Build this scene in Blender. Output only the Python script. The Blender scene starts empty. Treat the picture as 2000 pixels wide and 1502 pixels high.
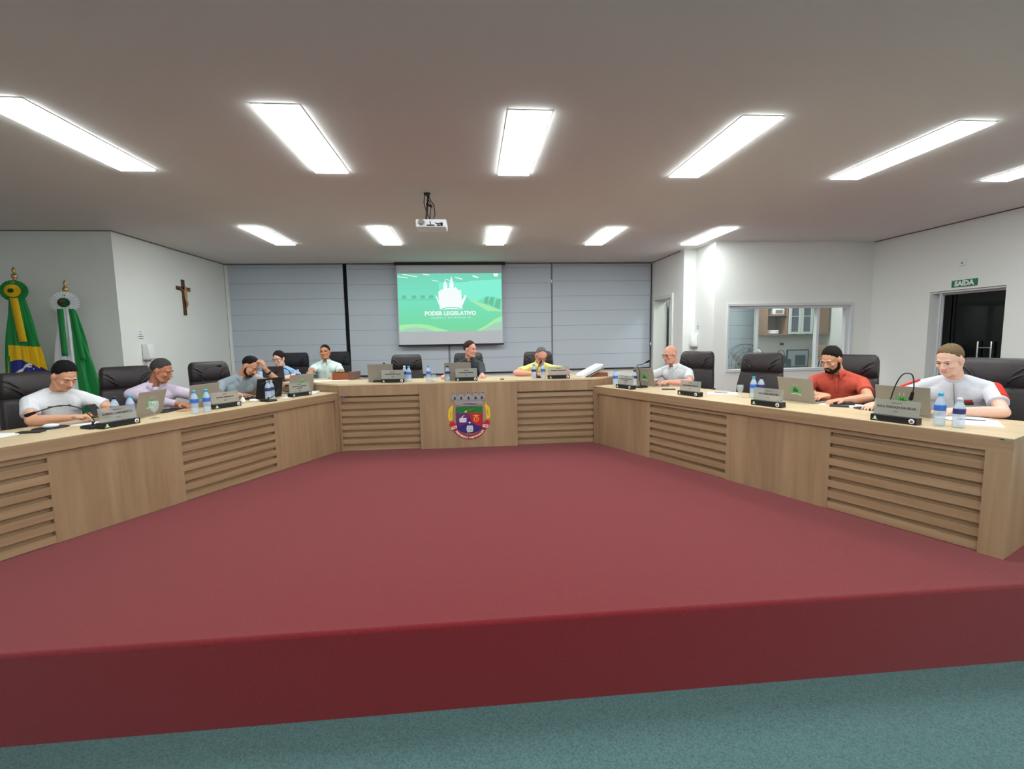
import bpy, math, random
from mathutils import Vector, Matrix, Euler
random.seed(7)
C = bpy.context.scene.collection
SC = bpy.context.scene
PI = math.pi
R = math.radians

# ------------------------------------------------------------------ camera, world, exposure
def look(yaw, pitch, roll):
    cy, sy, cp, sp, cr, sr = math.cos(yaw), math.sin(yaw), math.cos(pitch), math.sin(pitch), math.cos(roll), math.sin(roll)
    f = Vector((sy*cp, cy*cp, sp)); r = Vector((cy, -sy, 0)); u = r.cross(f)
    r2 = r*cr + u*sr; u2 = u*cr - r*sr
    m = Matrix((r2, u2, -f)).transposed()
    return m
cd = bpy.data.cameras.new('camera'); cam = bpy.data.objects.new('camera', cd); C.objects.link(cam)
cd.sensor_fit = 'HORIZONTAL'; cd.sensor_width = 36; cd.lens = 36*919/2000; cd.clip_start = .05; cd.clip_end = 60
cam.matrix_world = Matrix.Translation((0, 0, 1.4)) @ look(.0867, -.1012, -.0173).to_4x4()
SC.camera = cam
w = bpy.data.worlds.new('world'); SC.world = w; w.use_nodes = True
w.node_tree.nodes['Background'].inputs[0].default_value = (.02, .025, .03, 1)
w.node_tree.nodes['Background'].inputs[1].default_value = .3
SC.view_settings.view_transform = 'Standard'; SC.view_settings.look = 'None'
SC.view_settings.exposure = 0.0; SC.view_settings.gamma = 1; SC.view_settings.use_curve_mapping = False
LIGHT = 27.5          # strength of the ceiling panels

# ------------------------------------------------------------------ materials
def srgb(r, g, b):
    f = lambda c: ((c/255+.055)/1.055)**2.4 if c/255 > .04045 else c/255/12.92
    return (f(r), f(g), f(b), 1)
def mat(name, col, rough=.6, metal=0, spec=.4, bump=0, bscale=200, var=0, vscale=30, coat=0, sheen=0):
    m = bpy.data.materials.new(name); m.use_nodes = True
    nt = m.node_tree; b = nt.nodes['Principled BSDF']
    b.inputs['Base Color'].default_value = col; b.inputs['Roughness'].default_value = rough
    b.inputs['Metallic'].default_value = metal; b.inputs['Specular IOR Level'].default_value = spec
    if coat: b.inputs['Coat Weight'].default_value = coat
    if sheen: b.inputs['Sheen Weight'].default_value = sheen
    tc = nt.nodes.new('ShaderNodeTexCoord')
    if bump:
        n = nt.nodes.new('ShaderNodeTexNoise'); n.inputs['Scale'].default_value = bscale; n.inputs['Detail'].default_value = 3
        nt.links.new(tc.outputs['Object'], n.inputs['Vector'])
        bp = nt.nodes.new('ShaderNodeBump'); bp.inputs['Strength'].default_value = bump; bp.inputs['Distance'].default_value = .01
        nt.links.new(n.outputs[0], bp.inputs['Height']); nt.links.new(bp.outputs[0], b.inputs['Normal'])
    if var:
        n = nt.nodes.new('ShaderNodeTexNoise'); n.inputs['Scale'].default_value = vscale; n.inputs['Detail'].default_value = 5
        nt.links.new(tc.outputs['Object'], n.inputs['Vector'])
        r = nt.nodes.new('ShaderNodeValToRGB')
        r.color_ramp.elements[0].position = .35; r.color_ramp.elements[1].position = .65
        r.color_ramp.elements[0].color = tuple(c*(1-var) for c in col[:3])+(1,)
        r.color_ramp.elements[1].color = tuple(min(1, c*(1+var)) for c in col[:3])+(1,)
        nt.links.new(n.outputs[0], r.inputs[0]); nt.links.new(r.outputs[0], b.inputs['Base Color'])
    return m
def wood(name, c1, c2, scale, rough=.45):
    m = bpy.data.materials.new(name); m.use_nodes = True
    nt = m.node_tree; b = nt.nodes['Principled BSDF']; b.inputs['Roughness'].default_value = rough
    tc = nt.nodes.new('ShaderNodeTexCoord'); mp = nt.nodes.new('ShaderNodeMapping'); mp.inputs['Scale'].default_value = scale
    nt.links.new(tc.outputs['Object'], mp.inputs[0])
    n = nt.nodes.new('ShaderNodeTexNoise'); n.inputs['Scale'].default_value = 1; n.inputs['Detail'].default_value = 7
    n.inputs['Roughness'].default_value = .62; n.inputs['Distortion'].default_value = .4
    nt.links.new(mp.outputs[0], n.inputs['Vector'])
    r = nt.nodes.new('ShaderNodeValToRGB'); r.color_ramp.elements[0].position = .3; r.color_ramp.elements[1].position = .7
    r.color_ramp.elements[0].color = c1; r.color_ramp.elements[1].color = c2
    nt.links.new(n.outputs[0], r.inputs[0]); nt.links.new(r.outputs[0], b.inputs['Base Color'])
    return m
def emis(name, col, s):
    m = bpy.data.materials.new(name); m.use_nodes = True
    nt = m.node_tree; nt.nodes.remove(nt.nodes['Principled BSDF'])
    e = nt.nodes.new('ShaderNodeEmission'); e.inputs[0].default_value = col; e.inputs[1].default_value = s
    nt.links.new(e.outputs[0], nt.nodes['Material Output'].inputs[0]); return m
def clear(name, col, tr=.6, rough=.08, spec=.5, tint=(1, 1, 1, 1)):
    m = bpy.data.materials.new(name); m.use_nodes = True
    nt = m.node_tree; b = nt.nodes['Principled BSDF']
    b.inputs['Base Color'].default_value = col; b.inputs['Roughness'].default_value = rough; b.inputs['Specular IOR Level'].default_value = spec
    t = nt.nodes.new('ShaderNodeBsdfTransparent'); t.inputs[0].default_value = tint
    x = nt.nodes.new('ShaderNodeMixShader'); x.inputs[0].default_value = tr
    nt.links.new(b.outputs[0], x.inputs[1]); nt.links.new(t.outputs[0], x.inputs[2])
    nt.links.new(x.outputs[0], nt.nodes['Material Output'].inputs[0]); return m

W1, W2 = srgb(139, 111, 83), srgb(167, 138, 107)
M = dict(
    wall=mat('wall_paint', srgb(232, 234, 231), .85, bump=.05, bscale=60),
    ceil=mat('ceiling_paint', srgb(222, 222, 219), .9),
    gap=mat('shadow_gap', srgb(112, 108, 105), .9),
    red=mat('red_carpet', srgb(118, 31, 38), .95, spec=.1, bump=.5, bscale=500, var=.10, vscale=90, sheen=.15),
    green=mat('green_carpet', srgb(80, 110, 110), .95, spec=.1, bump=.7, bscale=350, var=.28, vscale=130, sheen=.1),
    woodz=wood('oak_vertical_grain', W1, W2, (9, 9, .7)),
    woodx=wood('oak_lengthwise_grain', W1, W2, (.7, 14, 14)),
    woodt=wood('oak_top', srgb(200, 176, 140), srgb(216, 194, 158), (.7, 14, 14), .4),
    blind=mat('blind_fabric', srgb(190, 199, 208), .9, bump=.15, bscale=300),
    seam=mat('blind_seam', srgb(130, 138, 146), .9),
    black=mat('black_plastic', srgb(22, 22, 24), .45),
    matt=mat('matt_black', srgb(12, 12, 14), .9),
    dark=mat('dark_metal', srgb(45, 46, 50), .4, .6),
    leather=mat('brown_black_leather', srgb(46, 38, 40), .5, spec=.4, bump=.25, bscale=90),
    leather2=mat('black_mesh_fabric', srgb(28, 28, 34), .8),
    chrome=mat('chrome', srgb(190, 190, 195), .2, 1),
    white=mat('white_plastic', srgb(232, 234, 236), .4),
    whitep=mat('white_door_paint', srgb(222, 226, 222), .5),
    alu=mat('aluminium', srgb(215, 218, 222), .4, .1),
    paper=mat('paper', srgb(236, 238, 242), .9),
    pgrey=mat('laptop_grey', srgb(150, 142, 132), .45, .15),
    pdark=mat('laptop_charcoal', srgb(70, 62, 68), .5),
    key=mat('keyboard', srgb(40, 40, 42), .6),
    brand=mat('emblem_green', srgb(100, 160, 95), .5), brandd=mat('emblem_dark_green', srgb(30, 90, 60), .5), brandl=mat('emblem_pale', srgb(190, 220, 180), .5),
    acryl=clear('clear_acrylic_plate', srgb(182, 180, 172), .52, .2, tint=(.85, .85, .83, 1)),
    bott=clear('bottle_plastic', srgb(205, 222, 240), .45, .1),
    glass=clear('window_glass', srgb(170, 200, 200), .90, .03, .6),
    tumbler=clear('glass_tumbler', srgb(205, 215, 215), .80, .05, .8),
    cyan=mat('cyan_cap', srgb(60, 180, 220), .4), capd=mat('dark_cap', srgb(35, 35, 70), .4), capw=mat('white_cap', srgb(225, 230, 235), .4),
    lblue=mat('blue_label', srgb(60, 110, 200), .5), lnavy=mat('navy_label', srgb(50, 55, 110), .5),
    gold=mat('gold', srgb(190, 150, 80), .3, .9), brass=mat('finial_brass', srgb(176, 150, 100), .35, .7),
    fgreen=mat('flag_green', srgb(30, 140, 70), .7), fdg=mat('flag_deep_green', srgb(20, 100, 50), .7), fyel=mat('flag_yellow', srgb(240, 195, 20), .7),
    fblue=mat('flag_blue', srgb(40, 50, 140), .7), fwhite=mat('flag_white', srgb(232, 232, 238), .7), fred=mat('flag_red', srgb(200, 40, 40), .7),
    fcream=mat('flag_cream', srgb(235, 225, 200), .7), fbrown=mat('flag_brown', srgb(110, 70, 60), .7),
    exitg=mat('exit_green', srgb(20, 120, 70), .5), ink=mat('ink', srgb(45, 42, 42), .7),
    dglass=mat('dark_glass', srgb(6, 6, 7), .08, spec=.25),
    cwood=mat('crucifix_wood', srgb(80, 58, 45), .5), cfig=mat('crucifix_figure', srgb(175, 130, 90), .4, .3),
    brownbox=mat('brown_leather_box', srgb(150, 78, 38), .5), bbox2=mat('box_grey_brown', srgb(120, 92, 82), .6),
    folder=mat('brown_folder', srgb(140, 85, 60), .6), card=mat('cardboard', srgb(150, 130, 100), .8),
    tan=mat('tan_leather', srgb(190, 150, 110), .6),
    cab=mat('cabinet_board', srgb(150, 118, 96), .5), cabw=mat('cabinet_door_frame', srgb(205, 215, 210), .5), frost=mat('frosted_glass', srgb(105, 105, 118), .35),
    scr=mat('screen_cloth', srgb(205, 208, 215), .9), monitor=mat('monitor_glass', srgb(150, 160, 168), .2), monitord=mat('monitor_dark', srgb(50, 60, 66), .2),
    panel=emis('lit_diffuser', (.93, 1, .98, 1), LIGHT),
    panel_off=emis('lit_office_diffuser', (.9, 1, .97, 1), 34),
    frame=mat('lamp_frame', srgb(215, 215, 220), .5),
    sil=mat('crown_silver', srgb(170, 165, 172), .3, .5), cr=mat('crest_red', srgb(190, 25, 35), .5), cg=mat('crest_green', srgb(20, 110, 55), .5),
    cp=mat('crest_purple', srgb(105, 35, 105), .5), cb=mat('crest_blue', srgb(50, 35, 110), .5), cdr=mat('crest_dark_red', srgb(150, 25, 40), .5), cpk=mat('crest_pink_white', srgb(250, 215, 218), .5),
    cor=mat('crest_orange', srgb(235, 140, 60), .5), cgr=mat('crest_grey', srgb(205, 208, 215), .5), cmar=mat('crest_edge', srgb(95, 60, 70), .5), cyel=mat('crest_yellow', srgb(225, 190, 50), .5), cdy=mat('crest_ochre', srgb(150, 120, 30), .5),
)
SK = {k: mat('skin_'+k, srgb(*c), .5, spec=.35, bump=.06, bscale=150) for k, c in dict(a=(216, 160, 130), b=(178, 118, 90), c=(206, 148, 118), d=(232, 185, 165), e=(190, 130, 98), f=(222, 160, 140)).items()}

# ------------------------------------------------------------------ mesh helpers
class MB:
    def __init__(s): s.v = []; s.f = []; s.m = []; s.sm = []; s.mats = []
    def mi(s, m):
        if m not in s.mats: s.mats.append(m)
        return s.mats.index(m)
    def add(s, vs, fs, m=None, T=None, smooth=False):
        o = len(s.v)
        for p in vs:
            p = Vector(p)
            s.v.append(T @ p if T else p)
        k = s.mi(m) if m else 0
        for f in fs: s.f.append([i+o for i in f]); s.m.append(k); s.sm.append(smooth)
        return s
    def box(s, a, b, m=None, T=None):
        (x0, y0, z0), (x1, y1, z1) = a, b
        return s.add([(x0, y0, z0), (x1, y0, z0), (x1, y1, z0), (x0, y1, z0), (x0, y0, z1), (x1, y0, z1), (x1, y1, z1), (x0, y1, z1)],
                     [(0, 3, 2, 1), (4, 5, 6, 7), (0, 1, 5, 4), (1, 2, 6, 5), (2, 3, 7, 6), (3, 0, 4, 7)], m, T)
    def prism(s, pts, z0, z1, m=None, T=None):      # pts: ccw outline in xy
        n = len(pts)
        return s.add([(x, y, z0) for x, y in pts]+[(x, y, z1) for x, y in pts],
                     [tuple(range(n))[::-1], tuple(range(n, 2*n))]+[(i, (i+1) % n, (i+1) % n+n, i+n) for i in range(n)], m, T)
    def lathe(s, prof, n=20, m=None, T=None, smooth=True):
        vs = []; fs = []
        for r, z in prof:
            for k in range(n):
                a = 2*PI*k/n; vs.append((r*math.cos(a), r*math.sin(a), z))
        for j in range(len(prof)-1):
            for k in range(n): fs.append((j*n+k, j*n+(k+1) % n, (j+1)*n+(k+1) % n, (j+1)*n+k))
        fs.append(tuple(range(n))[::-1]); fs.append(tuple((len(prof)-1)*n+k for k in range(n)))
        return s.add(vs, fs, m, T, smooth)
    def ell(s, c, r, m=None, T=None, n=16, k=10):
        pr = [(math.sin(PI*j/k), -math.cos(PI*j/k)) for j in range(k+1)]
        pr[0] = (.02, -1); pr[-1] = (.02, 1)
        L = Matrix.Translation(c) @ Matrix.Diagonal((*r, 1))
        return s.lathe(pr, n, m, (T @ L) if T else L)
    def cap(s, p0, p1, r0, r1, m=None, T=None, n=12, flat=False):
        p0 = Vector(p0); p1 = Vector(p1); d = p1-p0; L = d.length
        if L < 1e-5: L = 1e-5; d = Vector((0, 0, 1))
        q = d.to_track_quat('Z', 'Y').to_matrix().to_4x4()
        if flat: pr = [(r0, 0), (r1, L)]
        else:
            pr = [(max(.02*r0, r0*math.cos(a)), r0*math.sin(a)) for a in [R(x) for x in (-89, -60, -30, 0)]]
            pr += [(max(.02*r1, r1*math.cos(a)), L+r1*math.sin(a)) for a in [R(x) for x in (0, 30, 60, 89)]]
        X = Matrix.Translation(p0) @ q
        return s.lathe(pr, n, m, (T @ X) if T else X)
    def tube(s, pts, r, n=8, m=None, T=None):
        pts = [Vector(p) for p in pts]; vs = []; fs = []; N = len(pts)
        rr = r if isinstance(r, (list, tuple)) else [r]*N
        up = Vector((.3, .2, 1)).normalized()
        for i, p in enumerate(pts):
            t = (pts[min(i+1, N-1)]-pts[max(i-1, 0)]).normalized()
            a = t.cross(up)
            if a.length < .05: a = t.cross(Vector((1, 0, 0)))
            a.normalize(); b = t.cross(a)
            for k in range(n):
                q = 2*PI*k/n; vs.append(p+a*math.cos(q)*rr[i]+b*math.sin(q)*rr[i])
        for j in range(N-1):
            for k in range(n): fs.append((j*n+k, j*n+(k+1) % n, (j+1)*n+(k+1) % n, (j+1)*n+k))
        fs.append(tuple(range(n))[::-1]); fs.append(tuple((N-1)*n+k for k in range(n)))
        return s.add(vs, fs, m, T, True)
    def loft(s, rings, m=None, T=None, smooth=True):
        n = len(rings[0]); vs = [p for r in rings for p in r]; fs = []
        for j in range(len(rings)-1):
            for k in range(n): fs.append((j*n+k, j*n+(k+1) % n, (j+1)*n+(k+1) % n, (j+1)*n+k))
        fs.append(tuple(range(n))[::-1]); fs.append(tuple((len(rings)-1)*n+k for k in range(n)))
        return s.add(vs, fs, m, T, smooth)
    def build(s, name, m=None, parent=None, bevel=0, seg=2, loc=None, rz=0):
        me = bpy.data.meshes.new(name)
        me.from_pydata([tuple(v) for v in s.v], [], s.f)
        ms = list(s.mats)
        if m is not None: ms = [m] if not ms else ms
        for x in ms: me.materials.append(x)
        for i, p in enumerate(me.polygons):
            p.material_index = s.m[i] if s.mats else 0
            p.use_smooth = s.sm[i]
        me.update()
        o = bpy.data.objects.new(name, me); C.objects.link(o)
        if parent is not None: o.parent = parent
        if loc is not None: o.location = loc
        o.rotation_euler.z = rz
        if bevel:
            b = o.modifiers.new('b', 'BEVEL'); b.width = bevel; b.segments = seg; b.limit_method = 'ANGLE'; b.angle_limit = R(40)
            for p in me.polygons: p.use_smooth = True
            me.set_sharp_from_angle(angle=R(35)) if hasattr(me, 'set_sharp_from_angle') else None
        return o
def thing(name, label, cat, loc=(0, 0, 0), rz=0, group=None):
    o = bpy.data.objects.new(name, None); C.objects.link(o); o.location = loc; o.rotation_euler.z = rz
    o.empty_display_size = .1
    return tag(o, label, cat, group)
def tag(o, label, cat, group=None):
    o['label'] = label; o['category'] = cat
    if group: o['group'] = group
    return o
def struct(name, mb, m=None, parent=None, **k):
    o = mb.build(name, m, parent, **k)
    if parent is None: o['kind'] = 'structure'
    return o
def sset(o): o['kind'] = 'structure'; return o
def dup(src, loc=None, rz=None, label=None, group=None, parent=None):
    c = src.copy(); C.objects.link(c)
    if parent is not None: c.parent = parent
    if loc is not None: c.location = loc
    if rz is not None: c.rotation_euler.z = rz
    if label: c['label'] = label
    if group: c['group'] = group
    for ch in list(src.children): dup(ch, parent=c)
    return c
def text_geo(txt, size, bold=.0, spacing=1.0):
    cu = bpy.data.curves.new('t', 'FONT'); cu.body = txt; cu.size = size; cu.offset = bold; cu.align_x = 'CENTER'; cu.align_y = 'CENTER'
    cu.space_character = spacing; cu.resolution_u = 2
    o = bpy.data.objects.new('t', cu); C.objects.link(o)
    dg = bpy.context.evaluated_depsgraph_get(); me = o.evaluated_get(dg).to_mesh()
    vs = [tuple(v.co) for v in me.vertices]; fs = [tuple(p.vertices) for p in me.polygons]
    o.evaluated_get(dg).to_mesh_clear(); bpy.data.objects.remove(o); bpy.data.curves.remove(cu)
    return vs, fs
def vert(T0): return T0 @ Matrix.Rotation(PI/2, 4, 'X')    # xy drawing stood upright, facing -y
def disc(cx, cy, r, n=20, a0=0, a1=2*PI): return [(cx+r*math.cos(a0+(a1-a0)*k/n), cy+r*math.sin(a0+(a1-a0)*k/n)) for k in range(n)]

# ------------------------------------------------------------------ the room
H = 2.89
LF = -.45
FX = 6.85
def wallbox(name, a, b, m=None): return struct(name, MB().box(a, b), m or M['wall'])
struct('floor', MB().box((-7.2, -8, LF-.1), (7.2, 2.3, LF)), M['green'])
pf = struct('floor_platform', MB().box((-FX, 2.2, LF-.1), (FX, 9.95, 0)), M['red'], bevel=.02)
struct('ceiling', MB().box((-7.2, -8.2, H), (7.2, 10.2, H+.1)), M['ceil'])
wallbox('wall_back', (-4.9, 9.78, LF), (7.2, 9.95, H))
wallbox('wall_left_inner', (-4.85, 6.84, LF), (-4.7, 9.78, H))
wallbox('wall_left_end', (-7.1, 6.84, LF), (-4.85, 7.0, H))
wallbox('wall_left', (-7.1, -8.2, LF), (-FX, 6.84, H))
wallbox('wall_rear', (-7.1, -8.2, LF), (7.1, -8.0, H))
# side wall with the white door (opening y 8.70..9.58, z to 2.10)
dw = MB().box((3.83, 8.40, LF), (3.98, 8.72, H)).box((3.83, 9.56, LF), (3.98, 9.78, H)).box((3.83, 8.72, 2.10), (3.98, 9.56, H))
struct('wall_right_inner', dw, M['wall'])
wallbox('wall_column', (4.05, 7.72, LF), (4.20, 8.40, H))
wallbox('wall_column_face', (3.83, 8.25, LF), (4.05, 8.40, H))
# wall with the internal window : opening x 4.29..6.50, z .76..1.86
ww = MB().box((4.05, 7.57, LF), (4.29, 7.72, H)).box((6.50, 7.57, LF), (FX, 7.72, H)).box((4.29, 7.57, LF), (6.50, 7.72, .76)).box((4.29, 7.57, 1.86), (6.50, 7.72, H))
struct('wall_window', ww, M['wall'])
# right wall with the exit opening y 5.53..6.54, z to 1.95
rw = MB().box((FX, -8, LF), (FX+.22, 5.53, H)).box((FX, 6.54, LF), (FX+.22, 9.9, H)).box((FX, 5.53, 1.95), (FX+.22, 6.54, H))
struct('wall_right', rw, M['wall'])
struct('shade_strip_1', MB().box((-4.7, 6.84, H-.011), (-4.685, 9.74, H)).box((-6.85, 6.825, H-.011), (-4.685, 6.84, H)), M['gap'])  # dark grey strip painting in the shade of the gap under the ceiling
struct('shade_strip_2', MB().box((FX-.015, -8, H-.011), (FX, 7.57, H)).box((3.815, 8.4, H-.011), (3.83, 9.74, H)).box((-4.7, 9.68, H-.015), (3.83, 9.70, H)), M['gap'])  # same painted shade along the other wall tops, no real moulding
struct('trim_3', MB().box((4.05, 7.565, H-.008), (FX, 7.575, H)), M['wall'])

# internal window frame, mullions, panes
wf = MB().box((4.27, 7.55, .735), (6.53, 7.73, .78)).box((4.27, 7.55, 1.84), (6.53, 7.73, 1.885)).box((4.27, 7.55, .78), (4.305, 7.73, 1.84)).box((6.47, 7.55, .78), (6.53, 7.73, 1.84))
win = struct('window_1', wf, M['alu'], bevel=.004)
MB().box((4.305, 7.60, 1.80), (6.47, 7.68, 1.84)).box((4.83, 7.60, .78), (4.855, 7.68, 1.80)).box((5.90, 7.60, .78), (5.945, 7.68, 1.80)).box((6.42, 7.60, .78), (6.47, 7.68, 1.80)).build('window_sash', M['alu'], win)
MB().box((4.305, 7.635, .78), (4.83, 7.641, 1.80)).box((4.855, 7.635, .78), (5.90, 7.641, 1.80)).box((5.945, 7.635, .78), (6.42, 7.641, 1.80)).build('window_pane', M['glass'], win)

# white door to the office, leaf standing ajar
df = MB().box((3.80, 8.66, 0), (4.09, 8.73, 2.17)).box((3.80, 9.55, 0), (4.09, 9.62, 2.17)).box((3.80, 8.73, 2.09), (4.09, 9.55, 2.17))
dr = struct('door_1', df, M['whitep'], bevel=.006)
T = Matrix.Translation((4.11, 9.50, 0)) @ Matrix.Rotation(R(-86), 4, 'Z')
lf = MB().box((0, 0, .01), (.035, .80, 2.08), T=T).build('door_leaf', M['whitep'], dr)
MB().cap((.065, .74, 1.0), (.065, .62, 1.0), .009, .009, T=T).cap((.035, .74, 1.0), (.065, .74, 1.0), .012, .012, T=T).build('door_handle', M['chrome'], lf)
# exit door, dark glass
ef = MB().box((7.0, 5.53, 0), (7.05, 5.57, 1.95)).box((7.0, 6.47, 0), (7.05, 6.54, 1.95)).box((7.0, 5.57, 1.90), (7.05, 6.47, 1.95)).box((6.88, 6.395, 0), (6.90, 6.415, 1.93)).box((6.88, 5.53, 1.925), (6.90, 6.54, 1.945))
ed = struct('door_2', ef, M['alu'])
lf = MB().box((7.02, 5.57, .01), (7.03, 6.34, 1.90)).box((7.02, 6.36, .01), (7.03, 6.47, 1.90)).build('door_leaf', M['dglass'], ed)
MB().cap((6.985, 5.93, .6), (6.985, 5.93, 1.22), .012, .012).cap((6.985, 5.76, .6), (6.985, 5.76, 1.22), .012, .012).cap((6.985, 5.76, 1.14), (6.985, 5.93, 1.14), .007, .007).build('door_handle', M['chrome'], lf)
struct('exit_dark_box', MB().box((7.3, 5.2, LF), (7.35, 6.9, H)).box((7.07, 5.2, LF), (7.35, 5.25, H)).box((7.07, 6.85, LF), (7.35, 6.9, H)), M['matt'])  # black box, its colour stands in for the darkness beyond the exit

# blinds on the back wall
def blind(x0, x1, zb, label, y=9.74, seams=7, name='roller_blind', grp='grey roller blinds on the back wall', top=H-.02, dz=.302):
    t = thing(name, label, 'blind', ((x0+x1)/2, y, 0), 0, grp)
    hw = (x1-x0)/2
    MB().box((-hw, -.006, zb), (hw, .0, top)).build('blind_fabric', M['blind'], t)
    s = MB()
    for k in range(1, seams+1):
        zz = zb+k*dz
        if zz < top: s.box((-hw, -.0085, zz-.003), (hw, -.0055, zz+.003))
    s.build('seam', M['seam'], t)
    MB().box((-hw, -.014, zb-.018), (hw, .004, zb+.002)).build('bottom_bar', M['dark'], t)
    return t
blind(-4.66, -2.475, .70, 'grey roller blind in the corner by the crucifix wall')
blind(-2.40, -.45, .67, 'grey roller blind behind the empty chair of the main bench')
blind(-.41, 1.685, .68, 'grey roller blind half covered by the projection screen')
blind(1.72, 3.79, .71, 'grey roller blind next to the white door frame')
struct('trim_4', MB().box((-2.475, 9.755, .0), (-2.40, 9.785, H)), M['matt'])
struct('trim_5', MB().box((-.455, 9.75, .0), (-.405, 9.785, H)).box((1.682, 9.75, .0), (1.722, 9.785, H)), M['seam'])
MB().tube([(3.805-2.755, -.04, H-.03), (3.80-2.755, -.04, 1.5), (3.80-2.755, -.04, .70), (3.78-2.755, -.04, .68)], .008).build('blind_cord', M['dark'], [o for o in bpy.data.objects if o.get('label', '').startswith('grey roller blind next to')][0])
t = thing('cord_weight', 'small white cord clip halfway down the blind cord near the white door', 'clip', (3.80, 9.685, 1.2)); MB().box((-.016, -.008, -.03), (.016, .008, .03)).build('clip_body', M['white'], t, bevel=.004)
t = thing('blind_clip', 'two small white clips high between the blinds beside the projection screen', 'clip', (1.64, 9.715, 2.52)); MB().box((-.012, -.01, -.05), (.0, .01, .05)).box((.045, -.01, -.03), (.065, .01, .03)).build('clip_body', M['white'], t)
tag(MB().box((-4.69, 9.70, .66), (-4.64, 9.76, H-.02)).build('curtain_side_channel', M['wall']), 'pale side channel of the blind in the crucifix wall corner', 'channel')

# ceiling lamps
def lamp_at(x, y, name, label, src=[None]):
    if src[0] is None:
        t = thing(name, label, 'ceiling light', (x, y, H), 0, 'rectangular ceiling light panels')
        MB().box((-.15, 0, -.005), (.15, .012, .0)).box((-.15, 1.228, -.005), (.15, 1.24, .0)).box((-.15, .012, -.005), (-.138, 1.228, .0)).box((.138, .012, -.005), (.15, 1.228, .0)).build('lamp_frame', M['frame'], t)
        MB().box((-.138, .012, -.017), (.138, 1.228, -.003)).build('diffuser', M['panel'], t)
        src[0] = t; return t
    return dup(src[0], (x, y, H), label=label)
cols = [-2.81, -1.187, .437, 2.06, 3.687, 5.31]
front = ['lit ceiling panel cut by the picture edge above the flags', 'lit ceiling panel second along the front row, over the lavender shirted man',
         'lit ceiling panel of the front row just in front of the projector', 'lit ceiling panel of the front row leading towards the white door',
         'long lit ceiling panel of the front row over the empty chair', 'lit ceiling panel closest to the exit wall, cut by the picture edge']
back = ['lit ceiling panel of the far row nearest the crucifix wall', 'lit ceiling panel of the far row beside the hanging projector', 'lit ceiling panel of the far row above the right part of the projection screen',
        'lit ceiling panel of the far row between screen and column', 'lit ceiling panel of the far row touching the white column corner']
for x, l in zip(cols, front): lamp_at(x, 3.25, 'ceiling_light', l)
for x, l in zip(cols, back): lamp_at(x, 6.54, 'ceiling_light', l)
for k, y in enumerate((-.05, -3.3, -6.4)):
    for x in cols:
        lamp_at(x, y, 'ceiling_light', ('lit ceiling panel overhead, one row nearer than the projector rows', 'lit ceiling panel in the second row over the audience seats', 'lit ceiling panel in the last row over the audience seats')[k])
# ceiling lamp of the office
t = thing('office_lamp', 'ceiling light of the office behind the internal window', 'ceiling light', (5.2, 8.1, H))
MB().box((-.32, -.32, -.012), (.32, .32, -.0)).build('lamp_frame', M['frame'], t)
MB().add([(-.3, -.3, -.015), (.3, -.3, -.015), (.3, .3, -.015), (-.3, .3, -.015)], [(0, 3, 2, 1)]).build('diffuser', M['panel_off'], t)

# ------------------------------------------------------------------ projection screen
t = thing('projection_screen', 'pull down projection screen showing a green Poder Legislativo slide', 'projection screen', (-.365, 9.60, 0))
MB().box((-1.08, -.045, 2.835), (1.10, .06, H-.002)).build('screen_housing', M['black'], t, bevel=.008)
MB().box((-1.045, -.004, 1.27), (1.03, 0, 2.84)).build('screen_cloth', M['scr'], t)
MB().box((-1.06, -.018, 1.245), (1.05, .012, 1.275)).build('screen_bar', M['black'], t, bevel=.004)
# projected picture, 2.06 x 1.15 m; drawn in unit square u,v
SW, SH, SX, SZ = 2.055, 1.145, -1.033, 1.53
def slide_mat():
    m = bpy.data.materials.new('projected_slide'); m.use_nodes = True; nt = m.node_tree
    nt.nodes.remove(nt.nodes['Principled BSDF'])
    e = nt.nodes.new('ShaderNodeEmission'); e.inputs[1].default_value = .92
    tc = nt.nodes.new('ShaderNodeTexCoord'); sp = nt.nodes.new('ShaderNodeSeparateXYZ'); nt.links.new(tc.outputs['Generated'], sp.inputs[0])
    r = nt.nodes.new('ShaderNodeValToRGB'); cr = r.color_ramp
    cr.elements[0].position = 0; cr.elements[0].color = srgb(128, 226, 165)
    cr.elements[1].position = 1; cr.elements[1].color = srgb(125, 222, 192)
    x = cr.elements.new(.62); x.color = srgb(128, 236, 205)
    nt.links.new(sp.outputs[2], r.inputs[0]); nt.links.new(r.outputs[0], e.inputs[0])
    nt.links.new(e.outputs[0], nt.nodes['Material Output'].inputs[0]); return m
E_ = lambda n, c, s=.75: emis('slide_'+n, srgb(*c), s)
ES = dict(w=E_('white', (245, 253, 253), 1), l=E_('lightgreen', (172, 244, 178), .95), g=E_('grey', (176, 214, 196), .95), d=E_('chair', (118, 204, 166), .9), m=E_('mint', (138, 244, 216), .98), k=E_('line', (110, 198, 172), .9))
def sl(mb, pts, m, lift):
    n = len(pts)
    mb.add([(SX+u*SW, -.0042-lift*.0006, SZ+v*SH) for u, v in pts], [tuple(range(n))], m)
pic = MB(); pic.add([(SX, -.0042, SZ), (SX+SW, -.0042, SZ), (SX+SW, -.0042, SZ+SH), (SX, -.0042, SZ+SH)], [(0, 1, 2, 3)], slide_mat())
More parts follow.
